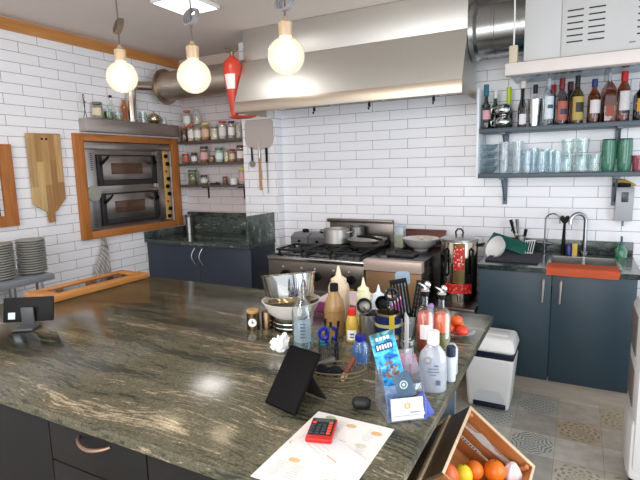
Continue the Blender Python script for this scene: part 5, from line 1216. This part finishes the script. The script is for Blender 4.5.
t = thing('blue_leaflet_stack', 'small royal blue cards leaning at the right end of the holder', 'card', (hx_+.073, hy_+.055, IZ+.001), rot=(math.radians(-18), math.radians(-24), hr+math.radians(10)))
bm = B(); lo(bm, (-.012, 0, 0), (.026, .006, .06), .0008); lf = obj('cards', bm, M('royal_blue_card', (50, 70, 160), .35), t)
bm = B(); box(bm, (.006, -.0008, .030), (.007, .0005, .036), rot=None); bmesh.ops.rotate(bm, verts=bm.verts, cent=(.006, 0, .036), matrix=Matrix.Rotation(.35, 3, 'Y')); obj('white_print', bm, PAPER, lf)

# basket with odds and ends
t = thing('wire_basket', 'oval open wicker-coloured basket of odds and ends behind the black earphone case', 'basket', (1.520, -2.60, IZ), math.radians(28))
bm = B(); WK = M('wicker', (104, 94, 70), .7, noise=.3, nscale=80)
for z, s in ((.002, .82), (.016, .90), (.03, .96), (.044, 1.0)):
    tube(bm, [(.085*s*math.cos(a), .05*s*math.sin(a), z) for a in [2*PI*k/36 for k in range(36)]], .0026, 6, closed=True)
for k in range(28):
    a = 2*PI*k/28; tube(bm, [(.07*math.cos(a), .041*math.sin(a), .002), (.085*math.cos(a), .05*math.sin(a), .046)], .0018, 5)
obj('weave', bm, WK, t)
bm = B(); lathe(bm, [(0, 0), (.069, 0), (.069, .003), (0, .003)], 36, sy=.59); obj('bottom', bm, WK, t)
t = thing('pen_cup', 'dark mesh pen cup with scissors behind the wicker basket', 'cup', (1.43, -2.485, IZ))
bm = B()
for z in (.001, .02, .04, .06, .078): tube(bm, [(.032*math.cos(a), .032*math.sin(a), z) for a in [2*PI*k/28 for k in range(28)]], .0015, 5, closed=True)
for k in range(26):
    a = 2*PI*k/26; tube(bm, [(.032*math.cos(a), .032*math.sin(a), 0), (.032*math.cos(a), .032*math.sin(a), .078)], .0012, 5)
cyl(bm, .032, 0, .002, 28); obj('mesh', bm, M('dark_mesh', (34, 36, 40), .4), t)
t = thing('scissors', 'scissors with royal blue handles standing in the pen cup', 'scissors', (1.43, -2.485, IZ+.004))
bm = B()
for s in (-1, 1):
    tube(bm, [(s*.012+.0135*math.cos(a), s*.007+.0135*math.cos(a)*.5, .098+.018*math.sin(a)) for a in [2*PI*k/20 for k in range(20)]], .0065, 8, closed=True)
    tube(bm, [(s*.008, s*.004, .082), (s*.002, 0, .055)], .005, 8)
obj('handles', bm, M('royal_blue_plastic', (20, 22, 130), .35), t)
bm = B()
for s in (-1, 1): tube(bm, [(s*.003, 0, .06), (-s*.004, s*.002, .0)], [.0045, .0015], 6)
obj('blades', bm, STEEL, t)
for k, (x, y, dx, col, nm, lab) in enumerate(((1.425, -2.472, -.012, (24, 24, 26), 'pen', 'black pen left of the scissors in the pen cup'), (1.444, -2.478, .02, (20, 20, 24), 'pen', 'black pen right of the scissors in the pen cup'), (1.438, -2.498, .008, (96, 90, 60), 'pen', 'olive pencil at the front of the pen cup'))):
    t = thing(nm, lab, 'pen', (x, y, IZ+.004)); bm = B(); tube(bm, [(0, 0, 0), (dx, .0, .13)], .004, 8); obj('barrel', bm, M('pen_%d' % k, col, .3), t); bm = B(); tube(bm, [(dx*.98, 0, .125), (dx*1.03, 0, .142)], .0048, 8); obj('cap', bm, BLACK, t)
t = thing('marker', 'reddish brown marker leaning in the wicker basket', 'marker', (1.535, -2.60, IZ+.01), rot=(math.radians(-12), math.radians(28), .3))
bm = B(); tube(bm, [(0, 0, 0), (0, 0, .075)], .008, 10); obj('barrel', bm, M('brown_red', (116, 58, 40), .5), t)
bm = B(); tube(bm, [(0, 0, -.004), (0, 0, .02)], .0085, 10); obj('cap', bm, M('skin_tone_plastic', (222, 180, 140), .4), t)
t = thing('sunglasses', 'black curved glasses resting in the wicker basket', 'glasses', (1.487, -2.60, IZ+.03), rot=(math.radians(60), 0, math.radians(10)))
bm = B()
for s in (-1, 1):
    tube(bm, [(s*.022+.018*math.cos(a), .014*math.sin(a), 0) for a in [2*PI*k/20 for k in range(20)]], .003, 6, closed=True)
    tube(bm, [(s*.04, .004, 0), (s*.042, .004, -.03), (s*.04, -.006, -.06)], .0025, 6)
tube(bm, [(-.006, .004, 0), (0, .007, .001), (.006, .004, 0)], .003, 6); obj('frame', bm, BLACK, t)
for s in (-1, 1):
    bm = B(); cyl(bm, .017, -.001, .001, 20, c=(s*.022, 0, 0)); obj('lens', bm, M('dark_lens', (30, 36, 40), .08), t)
t = thing('blue_bottle', 'small clear blue bottle with blue cap between mustard bottle and leaflet', 'bottle', (1.523, -2.435, IZ))
bm = B(); lathe(bm, [(0, 0), (.026, 0), (.027, .06), (.016, .075), (0, .075)], 24); obj('body', bm, GLASS('blue_plastic', (120, 176, 236), .2), t)
bm = B(); cyl(bm, .018, .074, .095, 20, bev=.003); obj('cap', bm, M('royal_blue_plastic'), t)
t = thing('grey_stapler', 'long grey stapler leaning on the edge of the wicker basket', 'stapler', (1.445, -2.575, IZ+.001), rot=(0, 0, math.radians(62)))
bm = B(); lo(bm, (-.055, -.012, 0), (.055, .012, .009), .003); obj('base', bm, BLACK, t)
bm = B(); box(bm, (0, 0, .028), (.11, .020, .018), .005, rot=Matrix.Rotation(-.16, 3, 'Y')); obj('arm', bm, M('grey_metal_arm', (112, 112, 112), .35, .5), t)

# tablet on its stand
t = thing('tablet', 'black tablet leaning back on its stand on the granite, screen dark', 'tablet', (1.460, -2.835, IZ+.001), math.radians(-14))
tl = Matrix.Rotation(math.radians(-38), 3, 'X')
TBK = M('tablet_black', (3, 3, 4), .6, spec=.1)
bm = B(); box(bm, (0, 0, .087), (.118, .008, .172), .004); bmesh.ops.rotate(bm, verts=bm.verts, cent=(0, 0, 0), matrix=tl); bmesh.ops.translate(bm, verts=bm.verts, vec=(0, 0, .006)); obj('housing', bm, TBK, t)
bm = B(); box(bm, (0, -.0044, .087), (.110, .0006, .162)); bmesh.ops.rotate(bm, verts=bm.verts, cent=(0, 0, 0), matrix=tl); bmesh.ops.translate(bm, verts=bm.verts, vec=(0, 0, .006)); obj('screen', bm, M('dark_screen', (3, 3, 4), .35, spec=.12), t)
bm = B(); box(bm, (0, .0, .052), (.11, .005, .11), .002); bmesh.ops.rotate(bm, verts=bm.verts, cent=(0, 0, 0), matrix=Matrix.Rotation(math.radians(30), 3, 'X')); bmesh.ops.translate(bm, verts=bm.verts, vec=(0, .125, .006)); obj('support_flap', bm, M('dark_brown_cover', (34, 30, 28), .6), t)
t = thing('earphone_case', 'black rounded earphone case', 'case', (1.648, -2.722, IZ), .35)
bm = B(); box(bm, (0, 0, .0155), (.050, .036, .031), .0145, seg=5); obj('shell', bm, M('matt_black_case', (20, 20, 22), .55), t)
bm = B(); tube(bm, [(x_, y_, .021) for x_, y_ in arc(.0105, .0035, .0146, -90, 90)+arc(-.0105, .0035, .0146, 90, 270)], .0006, 4, closed=True); obj('seam', bm, BLACK, t)

# papers
t = thing('menu_sheet', 'large white printed menu sheet on the granite under the calculator', 'paper', (1.6575, -2.945, IZ), .0)
bm = B(); lo(bm, (-.105, -.148, 0), (.105, .157, .0016)); sh = obj('sheet', bm, M('printed_white', (232, 228, 224), .55), t)
rn = random.Random(8)
for cx, cy in ((-.07, -.10), (-.03, -.10), (.05, -.10), (-.07, .03), (.01, .03), (.065, .02), (-.02, .11), (.06, .10)):
    bm = B()
    for k in range(7): box(bm, (cx+.012*rn.uniform(-.5, .5)*.3, cy+.0075*k-.02, .0019), (rn.uniform(.018, .03), .0016, .0004))
    obj('text_lines', bm, M('faint_print', (196, 190, 190), .6), sh)
for k, (cx, cy, c_) in enumerate(((.005, .125, (206, 180, 140)), (.075, .118, (222, 170, 124)), (-.06, .14, (170, 176, 140)), (-.085, .0, (214, 184, 150)), (-.05, -.06, (216, 186, 140)), (.06, .055, (206, 200, 180)))):
    bm = B(); lathe(bm, [(0, .0018), (.014, .0018), (.014, .0022), (0, .0022)], 14, sy=.62); obj('dish_picture', bm, M('dish_print_%d' % k, c_, .6, noise=.25, nscale=120), sh, (cx, cy, 0))
t = thing('booklet', 'small white folded booklet lying on the menu sheet', 'booklet', (1.655, -2.955, IZ+.0024), math.radians(-26.7))
bm = B(); lo(bm, (-.079, -.037, 0), (.079, .055, .006), .001); bk = obj('pages', bm, M('booklet_paper', (228, 224, 226), .5), t)
bm = B(); box(bm, (.035, -.005, .0063), (.035, .004, .0004), rot=None)
for k in range(3): box(bm, (-.02, .01-.012*k, .0063), (.05, .0014, .0004))
obj('print', bm, M('orange_print', (226, 180, 150), .6), bk)
t = thing('calculator', 'red pocket calculator with black keys on the booklet', 'calculator', (1.615, -2.888, IZ+.009), math.radians(17))
bm = B(); box(bm, (0, 0, .0055), (.063, .098, .011), .0035); obj('case', bm, REDP, t)
bm = B(); lo(bm, (-.028, -.032, .0108), (.028, .044, .0122), .001); fc = obj('face_plate', bm, M('calc_black', (26, 28, 34), .4), t)
bm = B(); lo(bm, (-.024, .026, .0122), (.024, .040, .013)); obj('display', bm, M('lcd', (70, 84, 84), .2), fc)
for i in range(4):
    for j in range(5):
        if j == 4 and i in (1, 2): continue
        bm = B(); box(bm, (-.0205+.0135*i, -.026+.0115*j, .0138), (.0095, .0072, .0028), .001)
        obj('key', bm, M('orange_key', (226, 74, 48), .4) if (i == 3 or (i == 0 and j == 4)) else M('dark_key', (52, 60, 70), .4), fc)

# ================================================================== CRATE OF FRUIT, tilted beside the island
A = Vector((1.79, -1.96, .53)); u = Vector((.7286, .1518, -.6679)); v = Vector((-.101, -.9406, -.324)); n = Vector((.6774, -.3035, .67))
MX = Matrix(((u.x, -v.x, n.x, 0), (u.y, -v.y, n.y, 0), (u.z, -v.z, n.z, 0), (0, 0, 0, 1)))     # local x=u, y=-v, z=n (right-handed)
t = thing('fruit_crate', 'open wooden slatted crate of fruit tilted beside the island', 'crate', A-n*.24)
t.rotation_euler = MX.to_euler()
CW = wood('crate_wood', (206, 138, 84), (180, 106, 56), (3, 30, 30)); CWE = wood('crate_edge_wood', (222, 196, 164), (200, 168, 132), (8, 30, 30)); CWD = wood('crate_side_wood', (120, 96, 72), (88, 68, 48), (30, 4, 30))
W_, L_, D_ = .335, .335, .24
for k in range(3):
    z0 = .006+.083*k
    bm = B(); lo(bm, (.012, -.009, z0), (W_-.012, 0, z0+.068), .001); obj('slat', bm, CW, t)
    bm = B(); lo(bm, (.012, -L_, z0), (W_-.012, -L_+.009, z0+.068), .001); obj('slat', bm, CW, t)
bm = B(); lo(bm, (.0, -.012, D_-.004), (W_, .002, D_+.002), .001); obj('rim', bm, CWE, t)
for x in (0, W_-.012):
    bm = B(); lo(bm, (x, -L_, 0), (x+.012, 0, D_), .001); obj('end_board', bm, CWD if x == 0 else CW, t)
    bm = B(); lo(bm, (x, -L_, D_+.0005), (x+.012, -.0125, D_+.003), .001); obj('rim', bm, CWE, t)
bm = B(); lo(bm, (.012, -L_+.009, .0), (W_-.012, -.009, .006)); obj('bottom', bm, CW, t)
bm = B(); lo(bm, (-.010, -L_, D_-.145), (-.0005, 0, D_-.120), .001); lo(bm, (-.010, -.02, .0), (-.0005, 0, D_-.146), .001); obj('batten', bm, CWE, t)
for yy in (-.010, ):
    for xx in (.014, W_-.034):
        bm = B(); lo(bm, (xx, yy-.018, .006), (xx+.018, yy, D_-.008), .002); obj('corner_post', bm, CW, t)
# torn paper labels stapled along the crate
bm = B(); prism(bm, [(.015, .150), (.06, .152), (.10, .156), (.12, .178), (.16, .174), (.19, .164), (.21, .158), (.30, .158), (.30, .144), (.21, .142), (.16, .134), (.10, .140), (.015, .136)], .0095, .0105, XZ); obj('paper_label', bm, M('grey_paper', (226, 226, 226), .6, noise=.2, nscale=60), t)
bm = B(); lo(bm, (.03, -.0105, .074), (.19, -.0095, .09)); pl = obj('paper_strip', bm, M('grey_paper'), t)
bm = B()
for k in range(10): box(bm, (.045+.014*k, -.0108, .082), (.006, .0004, .008))
obj('strip_print', bm, M('print_black', (50, 50, 54), .6), pl)
def crate_pt(a, b, d): return A+u*a+v*b+n*d
def fruit(name, lab, cat, p, r, col, s=(1, 1, 1), stem=True, rough=.35, bump=.0, group=None):
    t = thing(name, lab, cat, p, group=group)
    bm = B(); sphere(bm, r, (0, 0, 0), s, 28, 18)
    if name == 'garlic_bulb':
        for w in bm.verts:
            a = math.atan2(w.co.y, w.co.x); w.co.x *= 1+.08*math.cos(a*7); w.co.y *= 1+.08*math.cos(a*7)
            if w.co.z > r*.5: w.co.z += (w.co.z-r*.5)*.9
    obj('peel' if name != 'garlic_bulb' else 'bulb', bm, M(name+'_skin%d%d' % (col[0], col[1]), col, rough, noise=.12, nscale=24, bump=bump), t)
    if stem:
        bm = B(); tube(bm, [(0, 0, r*.9*s[2]), (.002, 0, r*s[2]+.005)], .0025, 6); obj('stem', bm, M('stem_brown', (96, 84, 50), .7), t)
ap = crate_pt
fruit('grapefruit', 'reddish orange fruit at the left corner of the crate', 'fruit', ap(.065, .268, -.085), .044, (226, 110, 58), (1, 1, 1.15), rough=.3)
fruit('lemon', 'bright yellow fruit between the reddish fruit and the oranges', 'fruit', ap(.127, .205, -.095), .037, (238, 206, 40), (.95, .95, 1.2), rough=.35)
fruit('orange', 'orange partly hidden behind the yellow fruit in the crate', 'orange', ap(.168, .135, -.11), .036, (232, 116, 30), stem=False, bump=.1, group='oranges in the crate')
fruit('orange', 'large orange in the middle of the crate', 'orange', ap(.228, .095, -.075), .042, (236, 120, 28), bump=.1, group='oranges in the crate')
fruit('orange', 'orange at the front of the crate below the garlic', 'orange', ap(.268, .150, -.08), .04, (234, 112, 26), stem=False, bump=.1, group='oranges in the crate')
fruit('orange', 'orange deep in the crate near the bottom of the picture', 'orange', ap(.185, .215, -.13), .04, (230, 110, 30), stem=False, bump=.1, group='oranges in the crate')
fruit('garlic_bulb', 'white garlic bulb at the right corner of the crate', 'garlic', ap(.290, .058, -.06), .035, (226, 214, 214), stem=True)
t = thing('lower_crate', 'dark wooden crate under the fruit crate beside the island', 'crate', (1.64, -2.03, 0))
for a, b in (((-.12, -.16), (-.108, .19)), ((.03, -.16), (.042, .19)), ((-.108, -.16), (.03, -.148)), ((-.108, .178), (.03, .19))):
    bm = B(); lo(bm, (a[0], a[1], 0), (b[0], b[1], .14)); obj('side_board', bm, CWD, t)
bm = B(); lo(bm, (-.108, -.148, 0), (.03, .178, .01)); obj('bottom', bm, CWD, t)

# ================================================================== CAMERA
f_, yaw, pit, rol = 487.5669, -.48985895, -.14646013, -.02399294
cy, sy, cp, sp_ = math.cos(yaw), math.sin(yaw), math.cos(pit), math.sin(pit); cr, sr = math.cos(rol), math.sin(rol)
fw = Vector((sy*cp, cy*cp, sp_)); rt = Vector((cy, -sy, 0)); up = rt.cross(fw)
X = rt*cr+up*sr; Y = up*cr-rt*sr; Z = -fw
cd = bpy.data.cameras.new('camera'); co = bpy.data.objects.new('camera', cd); COL.objects.link(co)
co.matrix_world = Matrix(((X.x, Y.x, Z.x, 2.1368380), (X.y, Y.y, Z.y, -3.8525781), (X.z, Y.z, Z.z, 1.4863885), (0, 0, 0, 1)))
cd.sensor_fit = 'HORIZONTAL'; cd.sensor_width = 36; cd.lens = f_*36/640; cd.clip_start = .05
SC.camera = co
vs = SC.view_settings; vs.view_transform = 'Standard'; vs.look = 'None'; vs.exposure = 0.08; vs.gamma = 1; vs.use_curve_mapping = False
SC.cycles.max_bounces = 10; SC.cycles.transparent_max_bounces = 24
